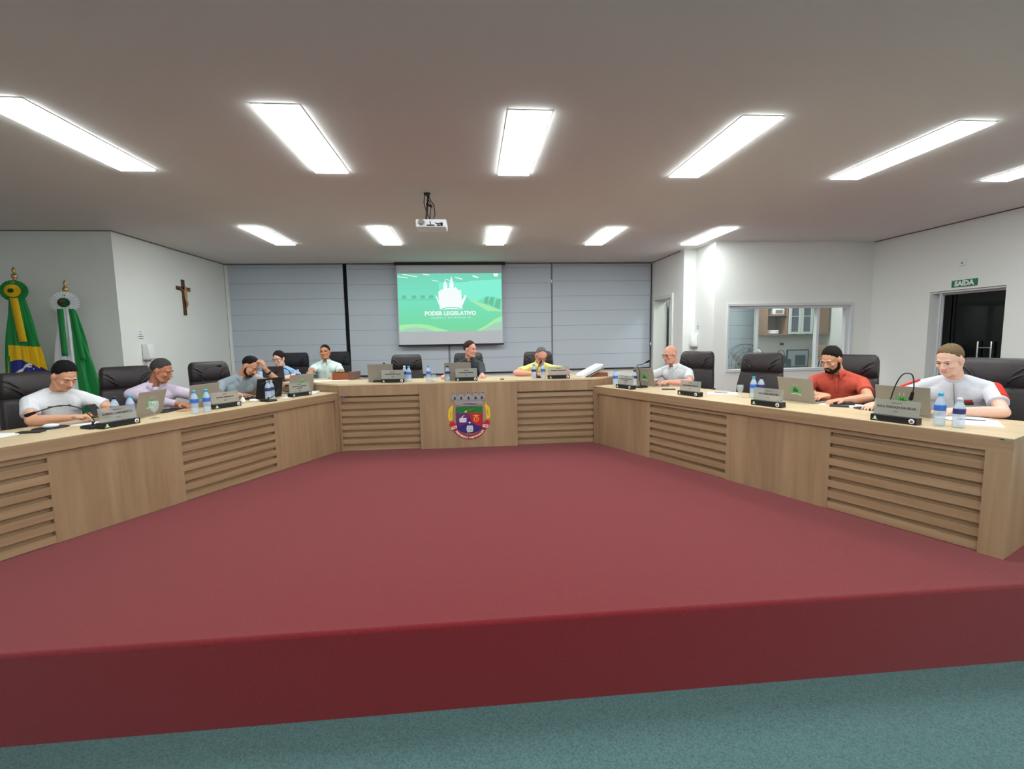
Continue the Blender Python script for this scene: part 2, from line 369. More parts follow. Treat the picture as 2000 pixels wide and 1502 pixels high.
# crop coordinates: picture spans x 262..1705 and y 242..1055
def cc(x, y): return ((x-268)/(1702-268), 1-(y-243)/(1055-243))
def P_(mb, pts, m, lift): sl(mb, [cc(*p) for p in pts], m, lift)
P_(pic, [(830, 370), (1700, 330), (1700, 600), (1500, 560), (1350, 640), (1150, 560), (830, 600)], ES['m'], 1)
for q in ([(350, 250), (540, 285), (540, 295), (340, 258)], [(268, 280), (410, 298), (410, 308), (268, 290)], [(600, 246), (710, 260), (700, 270), (610, 256)], [(730, 330), (830, 350), (820, 358), (740, 340)],
          [(915, 320), (985, 338), (980, 346), (920, 330)], [(1050, 290), (1165, 322), (1150, 332), (1060, 305)], [(1300, 270), (1375, 295), (1385, 312), (1350, 308), (1300, 290)], [(1590, 250), (1655, 250), (1650, 290), (1598, 290)]): P_(pic, q, ES['w'], 2)
for x in (320, 455, 575, 690): P_(pic, [(x, 545), (x+58, 545), (x+60, 590), (x-2, 590)], ES['d'], 2)
for x, y, s in ((1475, 575, 1), (1545, 580, 1.15), (1630, 610, 1.3)): P_(pic, [(x, y), (x+45*s, y), (x+25*s, y+110*s), (x-30*s, y+80*s)], ES['d'], 2)
P_(pic, [(268, 602), (830, 602), (830, 610), (268, 610)], ES['k'], 2)
P_(pic, [(1230, 610), (1260, 605), (1700, 770), (1690, 785), (1500, 775)], ES['l'], 2)
P_(pic, [(1060, 362), (1250, 352), (1250, 358), (1060, 370)], ES['k'], 2)
top = [(268, 1030)]+[(268+k*30, 945+.00052*(k*30-190)**2) for k in range(0, 19)]
P_(pic, [(268, 960), (400, 945), (560, 945), (680, 965), (790, 1000), (930, 1040), (960, 1053), (760, 1053), (640, 1010), (500, 990), (380, 1000), (268, 1045)], ES['l'], 3)
P_(pic, [(268, 1045), (380, 1000), (500, 990), (640, 1010), (760, 1053), (268, 1053)], ES['g'], 3)
P_(pic, [(1330, 1053), (1480, 975), (1600, 890), (1702, 845), (1702, 920), (1620, 940), (1500, 1000), (1400, 1053)], ES['l'], 3)
P_(pic, [(1400, 1053), (1500, 1000), (1620, 940), (1702, 920), (1702, 1053)], ES['g'], 3)
img = pic.build('projected_picture', None, t)
lg = MB()
P_(lg, [(835, 740), (830, 690), (795, 600), (783, 545), (800, 560), (825, 625), (820, 500), (850, 475), (890, 465), (893, 400), (918, 335), (945, 400), (945, 450), (975, 445), (980, 380), (1005, 280), (1032, 380), (1035, 455), (1060, 430), (1090, 475), (1135, 475), (1145, 625), (1180, 550), (1200, 545), (1195, 600), (1150, 690), (1145, 740), (1060, 715), (930, 715)], ES['w'], 4)
P_(lg, [(830, 755), (930, 728), (1060, 728), (1150, 755), (1060, 742), (930, 742)], ES['w'], 4)
lg.build('slide_logo', None, t)
tx = MB(); vs, fs = text_geo('PODER LEGISLATIVO', .112, .004)
u, v = cc(980, 803); wd = max(p[0] for p in vs)-min(p[0] for p in vs); sx = (710/1434*SW)/wd
tx.add([(SX+u*SW+x*sx, -.0068, SZ+v*SH+y) for x, y, z in vs], fs, ES['w'])
vs, fs = text_geo('FREDERICO WESTPHALEN, RS', .038, 0, 1.5); u, v = cc(985, 865); wd = max(p[0] for p in vs)-min(p[0] for p in vs); sx = (545/1434*SW)/wd
tx.add([(SX+u*SW+x*sx, -.0068, SZ+v*SH+y) for x, y, z in vs], fs, ES['w'])
tx.build('slide_lettering', None, t)

# ------------------------------------------------------------------ projector
t = thing('projector', 'white projector hanging from the ceiling on a black cabled mount', 'projector', (-.365, 5.1, 2.56))
MB().box((-.155, -.12, -.035), (.155, .12, .045)).build('projector_body', M['white'], t, bevel=.012)
MB().lathe([(.03, 0), (.03, .02)], 18, T=Matrix.Translation((-.1, -.118, .012)) @ Matrix.Rotation(PI/2, 4, 'X')).build('vent_disc', M['pgrey'], t)
MB().lathe([(.035, 0), (.04, .03)], 18, T=Matrix.Translation((-.09, .118, .01)) @ Matrix.Rotation(-PI/2, 4, 'X')).build('projector_lens', M['dark'], t)
for x0, x1 in ((-.045, .035), (.058, .09), (.095, .118)): MB().box((x0, -.127, -.022), (x1, -.119, -.012 if x0 < .09 else .01)).build('port', M['black'], t)
MB().cap((-.06, 0, .045), (-.03, 0, .3), .010, .010).box((-.08, -.05, .045), (.06, .05, .052)).box((-.07, -.03, .315), (-.01, .03, .33)).cap((-.045, 0, .22), (.0, 0, .2), .012, .012).build('mount', M['black'], t)
MB().tube([(-.06, -.03, .32), (-.07, -.05, .22), (-.05, -.06, .14), (-.02, -.07, .07), (-.01, -.12, .02), (-.005, -.128, -.015)], .0045).tube([(-.03, -.03, .32), (.0, -.05, .24), (.03, -.06, .2), (.04, -.07, .1), (.02, -.1, .04), (.05, -.125, .0), (.105, -.13, 0)], .0045).tube([(-.05, -.03, .32), (.0, -.05, .2), (-.01, -.06, .1), (-.01, -.1, .04)], .004).build('cable', M['black'], t)

# ------------------------------------------------------------------ benches
AR = math.atan2(-.90771514, .41958696)         # frame angle on the right wing: x = along, y = outward
AL = math.atan2(.89182724, .45237614)
JR, JL = Vector((1.58, 5.95)), Vector((-1.65, 5.99))
def fr(side, s, n, z=0):
    if side == 'R': p = JR+Vector((math.cos(AR), math.sin(AR)))*s+Vector((-math.sin(AR), math.cos(AR)))*n
    elif side == 'L': p = JL-Vector((math.cos(AL), math.sin(AL)))*s+Vector((-math.sin(AL), math.cos(AL)))*n
    else: p = Vector((s, n))
    return Vector((p.x, p.y, z))
ang = dict(R=AR, L=AL, C=0.0)
def slats(x0, x1, ztop, n, pitch, parent):
    mb = MB()
    mb.box((x0, .055, .0), (x1, .070, ztop))
    for k in range(n):
        z0 = k*pitch+.004
        z1 = min(z0+.055, ztop)
        mb.box((x0, .024, z0), (x1, .056, z1))
    mb.build('slatted_panel', M['woodx'], parent)
def bench(side, label, sg):
    t = thing('council_bench', label, 'bench', fr(side, 0, 0), ang[side], 'curved council bench sections')
    def X(a, b): return (min(sg*a, sg*b), max(sg*a, sg*b))
    L = 3.84
    x0, x1 = X(0, L)
    if side == 'R': top = [(-.02, .0), (L, .0), (L, .80), (.10, .80), (-.02, .02)]
    else: top = [(-L, .0), (.02, .0), (.02, .02), (-.05, .80), (-L, .80)]
    MB().prism(top, .742, .748).build('bench_top', M['woodt'], t, bevel=.001)
    MB().prism([(p[0], max(.03, p[1])) for p in top], .715, .742).build('top_board', M['woodx'], t)
    x = X(.0, L); MB().box((x[0], 0, .655), (x[1], .051, .742)).build('fascia', M['woodx'], t)
    x = X(0, .07); MB().box((x[0], 0, 0), (x[1], .05, .655)).build('stile', M['woodz'], t)
    x = X(3.72, L); MB().box((x[0], 0, 0), (x[1], .05, .655)).build('stile', M['woodz'], t)
    x = X(3.81, L); MB().box((x[0]+.001, .05, 0), (x[1]-.001, .80, .742)).build('end_panel', M['woodz'], t)
    for a, b in ((.07, .95), (1.92, 2.83)):
        x = X(a, b); MB().box((x[0], .022, 0), (x[1], .05, .655)).build('plain_panel', M['woodz'], t, bevel=.002)
    for a, b in ((.95, 1.92), (2.83, 3.72)):
        x = X(a, b); slats(x[0], x[1], .655, 8, .0875, t)
    return t
bR = bench('R', 'oak council bench wing on the side of the exit door, with slatted front', 1)
bL = bench('L', 'oak council bench wing on the side of the flags, with slatted front', -1)
MB().box((3.775, -.002, .730), (3.832, .0, .741)).build('maker_plate', M['pgrey'], bR); MB().box((3.778, -.003, .733), (3.80, -.002, .738)).build('maker_mark', M['black'], bR)
t = thing('main_bench', 'raised oak main bench bearing the painted town crest', 'bench', (0, 5.95, 0))
MB().prism([(-1.64, -.005), (1.60, -.005), (1.95, .33), (1.83, .45), (1.55, .62), (-1.55, .62), (-1.98, .50), (-2.12, .40)], .828, .85).build('bench_top', M['woodt'], t, bevel=.002)
for a_, b_ in ((-1.63, -.655), (.58, 1.59)): MB().box((a_, .0, .70), (b_, .03, .828)).build('fascia', M['woodz'], t)
MB().box((-.655, -.018, 0), (.58, .03, .826)).build('crest_panel', M['woodz'], t, bevel=.003)
slats(-1.63, -.655, .70, 8, .0885, t); slats(.58, 1.59, .70, 8, .0885, t)
for pts in ([(1.59, 0), (1.60, .0), (1.94, .325), (1.92, .345)], [(-2.11, .395), (-1.63, 0), (-1.62, .02), (-2.095, .42)]):
    MB().prism(pts, .0, .828).build('wing_panel', M['woodz'], t)
MB().box((-1.5, .05, 0), (-1.46, .58, .828)).box((1.46, .05, 0), (1.5, .58, .828)).build('inner_support', M['woodz'], t)
t = thing('bench_end_tag', 'tiny purple tag stuck at the joint of main bench and flag side wing', 'tag', (-1.585, 5.938, .675)); MB().box((-.02, -.006, 0), (.02, .006, .02)).build('tag_plate', mat('tag_purple', srgb(110, 90, 120), .6), t)

# ------------------------------------------------------------------ crest on the main bench
t = thing('town_crest', 'painted coat of arms with silver crown, shield and red ribbon on the main bench', 'coat of arms', (-.034, 5.931, .409))
def cr_(pts, lift=0): return [((x-885)/1790, -(y-720)/1790) for x, y in pts]
def crest(name, items, z0=.0, th=.006):
    mb = MB(); 
    for i, (pts, m) in enumerate(items):
        q = cr_(pts); a = sum(q[k][0]*q[(k+1) % len(q)][1]-q[(k+1) % len(q)][0]*q[k][1] for k in range(len(q)))
        if a < 0: q = q[::-1]
        mb.prism(q, z0, z0+th+i*.0006, M[m], Matrix.Rotation(PI/2, 4, 'X'))
    return mb.build(name, None, t)
arc = [(x, 950+170*math.sqrt(max(0, 1-((x-885)/290)**2))) for x in range(1172, 597, -15)]
shield = [(598, 505), (1172, 505), (1172, 950)]+arc+[(598, 950)]
crest('shield', [(shield, 'cb'), ([(598, 505), (1172, 505), (1172, 655), (598, 655)], 'cg'), ([(605, 655), (882, 655), (875, 760), (830, 870), (640, 970), (612, 930)], 'cp'), ([(882, 655), (1165, 655), (1165, 960), (1050, 940), (940, 860), (895, 760)], 'cr')])
crest('shield_border', [([(585, 505), (600, 505), (600, 950), (640, 1050), (620, 1060), (585, 960)], 'cmar')], 0, .009); crest('shield_border', [([(1170, 505), (1185, 505), (1185, 960), (1150, 1060), (1130, 1050), (1170, 950)], 'cmar')], 0, .009)
crest('charge', [([(655, 765), (735, 755), (820, 760), (812, 860), (735, 865), (655, 855)], 'cgr'), ([(690, 760), (730, 715), (780, 690), (740, 730), (720, 765)], 'cgr'), ([(765, 635), (800, 595), (832, 590), (830, 632)], 'cyel'), ([(830, 590), (900, 575), (1020, 550), (1030, 558), (920, 588), (840, 600)], 'cdy')], .009, .003)
crest('charge', [(disc(1037, 795, 62, 24), 'cor'), (disc(1037, 795, 40, 24), 'cdr'), (disc(1037, 795, 16, 12), 'cor'), ([(955, 715), (1037, 690), (1115, 715), (1060, 725), (1037, 735), (1010, 725)], 'cor')], .009, .003)
crest('charge', [([(885, 830), (896, 862), (926, 872), (896, 884), (885, 915), (875, 884), (845, 872), (875, 862)], 'cgr'), ([(825, 940), (950, 940), (965, 1015), (945, 1090), (830, 1095), (810, 1020)], 'cgr'), ([(830, 975), (940, 975), (940, 982), (830, 982)], 'cb'), ([(825, 1020), (945, 1020), (945, 1027), (825, 1027)], 'cb'), ([(830, 1060), (940, 1060), (940, 1067), (830, 1067)], 'cb')], .009, .003)
crown = [([(548, 335), (730, 322), (885, 318), (1040, 322), (1208, 335), (1165, 460), (1040, 485), (885, 495), (720, 485), (585, 460)], 'sil'), ([(700, 440), (880, 430), (1080, 445), (1110, 455), (950, 462), (760, 450)], 'cmar')]
for x0, dx in ((575, -32), (715, -14), (875, 0), (1030, 14), (1165, 32)):
    hw = 74 if abs(dx) > 30 else 84
    crown.append(([(x0-hw*.9, 350), (x0-hw+dx*.4, 290), (x0-hw*.62+dx*.8, 228), (x0-hw*.62+dx, 185), (x0+hw*.62+dx, 185), (x0+hw*.62+dx*.8, 228), (x0+hw+dx*.4, 290), (x0+hw*.9, 350)], 'sil'))
    crown.append(([(x0-30+dx*.3, 335), (x0-16+dx*.3, 285), (x0+dx*.3, 262), (x0+16+dx*.3, 285), (x0+30+dx*.3, 335)], 'ink'))
    for q0 in (-32, 10): crown.append(([(x0+q0+dx, 184), (x0+q0+dx, 206), (x0+q0+22+dx, 206), (x0+q0+22+dx, 184)], 'cmar'))
crest('crown', crown)
def ear(sg):
    o = []; cx = 885
    xs = [(505, 460), (420, 560), (405, 700), (415, 800), (470, 825), (500, 780), (500, 640), (525, 500)]
    inn = [(484, 560), (458, 640), (452, 745), (463, 750), (474, 640)]
    f = (lambda p: p) if sg < 0 else (lambda p: (2*880-p[0]+5, p[1]-20))
    crest('wheat_ear', [([f(p) for p in xs], 'cyel'), ([f(p) for p in inn], 'cdy')])
ear(-1); ear(1)
rb = []
o_ = [(885+math.cos(a)*410*1.0, 860+math.sin(a)*395) for a in [R(x) for x in range(158, 21, -5)]]
i_ = [(885+math.cos(a)*330*1.0, 850+math.sin(a)*300) for a in [R(x) for x in range(22, 159, 5)]]
band = MB()
n = 27
for k in range(n):
    a0, a1 = R(157-k*5), R(157-(k+1)*5)
    q = [(885+math.cos(a0)*405, 855+math.sin(a0)*400), (885+math.cos(a1)*405, 855+math.sin(a1)*400), (885+math.cos(a1)*330, 845+math.sin(a1)*310), (885+math.cos(a0)*330, 845+math.sin(a0)*310)]
    q = cr_(q); ar = sum(q[j][0]*q[(j+1) % 4][1]-q[(j+1) % 4][0]*q[j][1] for j in range(4))
    if ar < 0: q = q[::-1]
    band.prism(q, 0, .007, M['cdr'], Matrix.Rotation(PI/2, 4, 'X'))
for pts, m in (([(425, 900), (500, 850), (560, 880), (600, 1000), (480, 1045)], 'cdr'), (disc(495, 895, 62, 18), 'cr'), ([(1345, 870), (1275, 830), (1210, 870), (1170, 990), (1290, 1020)], 'cdr'), (disc(1280, 885, 65, 18), 'cr'),
               ([(462, 965), (590, 925), (598, 985), (475, 1030)], 'cpk'), ([(1185, 920), (1310, 935), (1300, 1005), (1175, 980)], 'cpk')):
    q = cr_(pts); ar = sum(q[j][0]*q[(j+1) % len(q)][1]-q[(j+1) % len(q)][0]*q[j][1] for j in range(len(q)))
    if ar < 0: q = q[::-1]
    band.prism(q, 0, .010 if m == 'cpk' else (.0094 if m == 'cr' else .0085), M[m], Matrix.Rotation(PI/2, 4, 'X'))
band.build('ribbon', None, t)
tx = MB(); vs, fs = text_geo('FREDERICO WESTPHALEN', .030, .0012)
wd = max(v[0] for v in vs)
Rr = 368/1790
def bend(x, y):
    a = -PI/2+x/wd*R(57); rr = Rr-(y)*1.15
    return (math.cos(a)*rr, -.0105, (-(852-720)/1790)+math.sin(a)*rr)
tx.add([bend(x, y) for x, y, z in vs], [f for f in fs], M['cpk'])
for s, cx, cy, rot in (('1955', 530, 978, 14), ('1955', 1243, 962, -8)):
    vs, fs = text_geo(s, .028, .001)
    T = Matrix.Translation(((cx-885)/1790, -.0118, -(cy-720)/1790)) @ Matrix.Rotation(PI/2, 4, 'X') @ Matrix.Rotation(R(rot), 4, 'Z')
    tx.add(vs, fs, M['cdr'], T)
tx.build('ribbon_lettering', None, t)

# ------------------------------------------------------------------ chairs
def ring_rr(cx, cy, hx, hy, z, r=.03, n=4):
    pts = []
    for (sx, sy, a0) in ((1, 1, 0), (-1, 1, 90), (-1, -1, 180), (1, -1, 270)):
        for k in range(n+1):
            a = R(a0+90*k/n); pts.append((cx+sx*(hx-r)+r*math.cos(a), cy+sy*(hy-r)+r*math.sin(a), z))
    return pts
def chair(name, label, m, rec=R(9)):
    t = thing(name, label, 'chair', group='high backed office chairs')
    MB().loft([ring_rr(0, .03, .21, .215, .325, .05), ring_rr(0, .03, .235, .23, .340, .06), ring_rr(0, .03, .24, .235, .380, .07), ring_rr(0, .03, .22, .215, .405, .07), ring_rr(0, .03, .15, .15, .411, .07)], m).build('seat', None, t)
    # backrest, leaning back from the seat
    B = Matrix.Translation((0, -.21, .46)) @ Matrix.Rotation(rec, 4, 'X')
    rings = []
    for z, w_, d, y in ((0, .20, .03, 0), (.02, .235, .045, 0), (.15, .262, .05, .012), (.30, .258, .05, .015), (.42, .245, .045, .005), (.47, .238, .043, 0)):
        rings.append([(x, yy+y, zz) for x, yy, zz in ring_rr(0, 0, w_, d, z, min(.03, d*.8))])
    MB().loft(rings, m, B).build('backrest', None, t)
    rings = []
    for z, w_, d, y in ((.465, .225, .035, 0), (.475, .237, .05, .002), (.56, .232, .058, .006), (.645, .224, .056, .0), (.685, .212, .046, -.006), (.705, .19, .022, -.012)):
        rings.append([(x, yy+y, zz) for x, yy, zz in ring_rr(0, 0, w_, d, z, min(.035, d*.85))])
    h = MB().loft(rings, m, B)
    for sg in (-1, 1):
        for k in range(2):
            pts = [(sg*(.215-k*.0), .052+.004, .63-k*.05), (sg*(.17-k*.0), .062, .615-k*.05), (sg*(.13), .066, .58-k*.04), (sg*(.105), .064, .53-k*.02), (sg*.095, .052, .485)]
            h.tube(pts, [.004, .011, .013, .011, .004], 8, m, B)
    h.build('headrest', None, t)
    for sg in (-1, 1):
        MB().tube([(sg*.245, -.20, .62), (sg*.29, -.19, .66), (sg*.295, -.05, .665), (sg*.295, .12, .655), (sg*.29, .16, .62), (sg*.27, .14, .5), (sg*.23, .1, .42)], [.015, .02, .024, .024, .018, .015, .015], 8).build('armrest', M['black'], t)
    MB().cap((0, 0, .08), (0, 0, .33), .028, .028, flat=True).box((-.1, -.26, .30), (.1, .12, .325)).box((-.04, -.29, .30), (.04, -.255, .56)).build('gas_column', M['dark'], t)
    for k in range(5):
        a = 2*PI*k/5+.3; e = Vector((math.cos(a)*.29, math.sin(a)*.29, .075))
        l = MB().cap((0, 0, .10), e, .026, .016).build('base_leg', M['dark'], t)
        q = Matrix.Translation((e.x, e.y, .03)) @ Matrix.Rotation(a, 4, 'Z') @ Matrix.Rotation(PI/2, 4, 'X')
        MB().lathe([(.01, -.022), (.028, -.022), (.028, -.006), (.012, -.004), (.012, .004), (.028, .006), (.028, .022), (.01, .022)], 14, T=q).build('caster', M['black'], l)
    return t
chs = [('L', 2.26, 1.18, 0, 'brown black leather chair behind the man in the white t-shirt'),
       ('L', 1.55, 1.22, -14, 'brown black leather chair behind the man in the lavender shirt'),
       ('L', .62, 1.18, -6, 'brown black leather chair behind the man resting his head on his hand'),
       ('C', -.975, 7.0, 0, 'empty leather chair at the main bench under the projection screen edge'),
       ('C', -.035, 7.18, 0, 'leather chair behind the man in the dark shirt at the main bench'),
       ('C', 1.07, 7.15, 0, 'leather chair behind the man in the yellow polo shirt'),
       ('R', .45, 1.22, 14, 'brown black leather chair behind the bald man with glasses'),
       ('R', 1.38, 1.20, 10, 'empty brown black leather chair in front of the internal window'),
       ('R', 2.30, 1.22, 4, 'brown black leather chair behind the bearded man in the red polo'),
       ('R', 3.36, 1.15, 0, 'brown black leather chair behind the man in the red and white jersey')]
src = None
for side, s, n, dz, lab in chs:
    p = fr(side, s, n); rz = ang[side]+PI+R(dz)
    if src is None: src = chair('office_chair', lab, M['leather']); src.location = p; src.rotation_euler.z = rz
    else: dup(src, p, rz, lab)
c2 = chair('office_chair', 'black chair of the woman in the blue blouse', M['leather2']); c2.location = (-3.0, 8.05, 0); c2.rotation_euler.z = PI
c2.scale.z = 1.03
dup(c2, (-2.36, 8.25, 0), PI, 'black chair of the man in the pale green polo near the wooden box')

# ------------------------------------------------------------------ people
def remesh(o, vox, sm, fac=.5):
    r = o.modifiers.new('r', 'REMESH'); r.mode = 'VOXEL'; r.voxel_size = vox; r.use_smooth_shade = True
    if sm:
        s = o.modifiers.new('s', 'SMOOTH'); s.iterations = sm; s.factor = fac
    return o
def ik(S, W, l1, l2, pole):
    S = Vector(S); W = Vector(W); d = W-S; L = min(d.length, (l1+l2)*.999); u = d.normalized()
    W2 = S+u*L
    a = (l1*l1-l2*l2+L*L)/(2*L); h = math.sqrt(max(0, l1*l1-a*a))
    p = Vector(pole); p = (p-u*p.dot(u)).normalized()
    return S+u*a+p*h, W2
CLOTH = {}
def cloth(name, rgb):
    if name not in CLOTH: CLOTH[name] = mat('cloth_'+name, srgb(*rgb), .85, spec=.2, bump=.35, bscale=22)
    return CLOTH[name]
def person(label, loc, rz, sk, head, yaw, pitch, roll=0, shirt=('white', (235, 235, 238)), long=False, hair=None, hcol=(30, 25, 24), beard=None, bcol=(40, 30, 28),
           RH=(.1, .5, .79), LH=(-.1, .5, .79), RP=(.6, -.2, -1), LP=(-.6, -.2, -1), hands=None, glasses=None, collar='polo', belly=0, wide=1.0, tyaw=0, eyes=True, face=1.0, scale=1.0, sleeve=.62, desk=None):
    t = thing('person', label, 'person', loc, rz)
    t.scale = (scale,)*3
    skin = SK[sk]; hp = Vector(head)
    HM = Matrix.Translation(hp) @ Matrix.Rotation(R(yaw), 4, 'Z') @ Matrix.Rotation(R(-pitch), 4, 'X') @ Matrix.Rotation(R(roll), 4, 'Y')
    b = MB()
    e = lambda c, r: b.ell(c, r, None, HM)
    k = lambda p0, p1, r0, r1: b.cap(p0, p1, r0, r1, None, HM)
    e((0, -.015, .03), (.0745, .094, .086)); e((0, .018, -.03), (.063*face, .068, .084)); e((0, .045, -.085), (.040*face, .036, .032)); e((0, .062, -.098), (.022, .020, .018))
    for s in (-1, 1):
        k((s*.055*face, -.01, -.045), (s*.036*face, .045, -.09), .022, .02)       # jaw
        e((s*.040, .062, -.022), (.021, .018, .018))                              # cheek
        e((s*.077, -.008, -.008), (.010, .020, .031)); e((s*.083, -.014, .002), (.007, .014, .02))  # ear
        e((s*.010, .096, -.030), (.0085, .010, .008))                             # nostril
    k((-.034, .072, .024), (.034, .072, .024), .013, .013)
    k((0, .080, .008), (0, .103, -.027), .008, .0115)
    k((-.016, .084, -.054), (.016, .084, -.054), .0065, .0065); k((-.013, .083, -.064), (.013, .083, -.064), .007, .007)
    # torso line
    nb = HM @ Vector((0, -.030, -.100))+Vector((0, -.030, -.062))           # base of the neck
    b.cap(HM @ Vector((0, -.022, -.05)), nb, .052, .057)
    pv = Vector((0, -.02, .50))
    sp = (nb-pv)
    TY = Matrix.Rotation(R(tyaw), 4, 'Z')
    def SPt(f, bow=.035): return pv+sp*f+Vector((0, -bow*math.sin(PI*f), 0))
    ax = sp.normalized()
    side = TY @ Vector((1, 0, 0)); fwd = side.cross(ax)*-1; fwd = ax.cross(side)
    def ring(f, rx, ry, off=0, n=24): 
        c = SPt(f)+fwd*off
        return [c+side*math.cos(2*PI*q/n)*rx+fwd*math.sin(2*PI*q/n)*ry for q in range(n)]
    W = wide
    SH = {}
    for s in (-1, 1): SH[s] = nb+side*(s*.172*W)+ax*(-.085)+fwd*.0
    b.loft([ring(.55, .13*W, .085), ring(.8, .14*W, .085), ring(.95, .10, .07), ring(1.03, .05, .05)])
    targ = {1: RH, -1: LH}; pol = {1: RP, -1: LP}
    el = {}; wr = {}
    for s in (-1, 1):
        if desk is None: desk = ((Matrix.Rotation(-rz, 4, 'Z') @ (Vector((0, 6.57, 0))-Vector(loc))).y, .85) if abs(rz-PI) < .01 and loc[1] < 7.6 else ((loc[1]-7.58), .80) if abs(rz-PI) < .01 else (DN-.80, .748)
        for q in range(30):
            pp = Vector(pol[s]).normalized()*(1-q/29)+Vector((s*1.0, .1, .45))*(q/29)
            E1, W1_ = ik(SH[s], targ[s], .30, .265, pp); ok = True
            for k_ in range(9):
                c_ = E1+(W1_-E1)*k_/8; r_ = .043 if k_ < 3 else .043-.017*(k_-3)/5
                if c_.y > desk[0]-.045 and c_.z-r_*.96 < desk[1]: ok = False
            if ok: break
        el[s] = E1; wr[s] = W1_
        b.cap(SH[s], E1, .050, .040); b.cap(E1, E1+(W1_-E1)*.3, .040, .043); b.cap(E1+(W1_-E1)*.3, W1_, .043, .026)
    # hands
    for s in (-1, 1):
        hs = (hands or {}).get(s, {})
        W0 = wr[s]; d = Vector(hs.get('dir', (wr[s]-el[s]).normalized())); 
        if 'dir' not in hs: d = Vector((d.x, d.y, min(d.z, .0)*.3)); 
        d.normalize(); nrm = Vector(hs.get('nrm', (0, 0, -1))); nrm = (nrm-d*nrm.dot(d)).normalized()   # palm faces nrm
        sd = d.cross(nrm)*s                                        # towards the thumb
        if s == 1: sd = nrm.cross(d)
        else: sd = d.cross(nrm)
        curl = hs.get('curl', 35)
        Q = Matrix((sd, d, -nrm)).transposed().to_4x4()
        b.ell((0, 0, 0), (.040, .050, .0155), None, Matrix.Translation(W0+d*.048) @ Q)
        b.cap(W0, W0+d*.04, .025, .022)
        for q, ln in enumerate((.078, .086, .080, .062)):
            a = R((1.5-q)*4); dd = (d*math.cos(a)+sd*math.sin(a)).normalized()
            p0 = W0+d*.082+sd*((1.5-q)*.0215)
            c1 = R(curl*.5); d1 = dd*math.cos(c1)+nrm*math.sin(c1); c2_ = R(curl*1.2); d2 = dd*math.cos(c2_)+nrm*math.sin(c2_)
            p1 = p0+d1*ln*.5; p2 = p1+d2*ln*.5
            b.cap(p0-dd*.02, p1, .0098, .0090, n=8); b.cap(p1, p2, .0090, .0078, n=8)
        p0 = W0+d*.028+sd*.028; p1 = p0+(d*.6+sd*.75+nrm*.25).normalized()*.034; p2 = p1+(d*.95+sd*.25+nrm*.3).normalized()*.032
        b.cap(p0, p1, .0125, .011, n=8); b.cap(p1, p2, .011, .009, n=8)
    body = remesh(b.build('body', skin, t), .0052, 4, .45)
    # clothes
    cm = cloth(*shirt); c = MB()
    c.loft([ring(-.14, .165*W, .125), ring(0, .178*W, .130+belly*.5, belly*.4), ring(.25, .166*W, .122+belly, belly*.6), ring(.5, .172*W, .122+belly*.5, belly*.3+.0), ring(.75, .178*W, .118), ring(.90, .145*W, .095), ring(.97, .095*W, .075), ring(1.0, .062, .060)])
    for s in (-1, 1):
        c.cap(SPt(.95)+side*s*.045, SH[s]+ax*.004, .060, .058)
        c.ell(SPt(.78)+side*s*.085*W+fwd*.03, (.085*W, .085, .10))
        c.cap(SPt(.7)+side*s*.10*W, SH[s], .08, .062)
        d = el[s]-SH[s]
        if long:
            c.cap(SH[s], el[s], .062, .052); c.cap(el[s], el[s]+(wr[s]-el[s])*.9, .052, .034, flat=True); c.cap(el[s]-d.normalized()*.02, el[s], .05, .05)
        else:
            c.cap(SH[s], SH[s]+d*.1, .059, .060); c.cap(SH[s]+d*.05, SH[s]+d*sleeve, .060, .065, flat=True)
    sh = remesh(c.build('shirt', cm, t), .0075, 5)
    # collar
    co = MB(); n = 22; vs = []; fs = []
    ca = (HM @ Vector((0, -.02, -.05))-nb).normalized()
    if collar in ('polo', 'dress'):
        for i in range(n+1):
            a = R(90+22+(316)*i/n)          # opening at the front
            dirv = side*math.cos(a)+fwd*math.sin(a)
            tip = 1 if i in (0, n) else 0
            vs += [nb+dirv*.060+ca*.040, nb+dirv*.068+ca*.044, nb+dirv*(.088+.014*tip)+ax*(-.012-.03*tip)+fwd*.012*tip, nb+dirv*(.080+.012*tip)+ax*(-.018-.03*tip)]
        for i in range(n):
            for q in range(4): fs.append((i*4+q, i*4+(q+1) % 4, (i+1)*4+(q+1) % 4, (i+1)*4+q))
        fs += [(0, 1, 2, 3), tuple(n*4+q for q in (3, 2, 1, 0))]
        co.add(vs, fs, None, None, True)
    else:
        co.tube([nb+(side*math.cos(a)*.066+fwd*math.sin(a)*.070)+ax*(.004-.010*max(0, math.sin(a))) for a in [2*PI*i/24 for i in range(25)]], .007)
    co.build('collar', cm, t)
    # trousers and shoes (behind the bench front)
    tr = MB(); shoe = []
    tr.ell((0, -.03, .50), (.185*W, .14, .10))
    for s in (-1, 1):
        kn = Vector((s*.13, .40, .50)); an = Vector((s*.13, .36, .10))
        tr.cap((s*.09, -.02, .51), kn, .088, .066); tr.cap(kn, an, .062, .048)
        f = MB().ell((an.x, an.y+.06, .04), (.045, .13, .04)).ell((an.x, an.y, .07), (.042, .05, .05)); shoe.append(f)
    remesh(tr.build('trousers', cloth('navy', (40, 44, 58)), t), .012, 4)
    for f in shoe: remesh(f.build('shoe', M['black'], t), .008, 2)
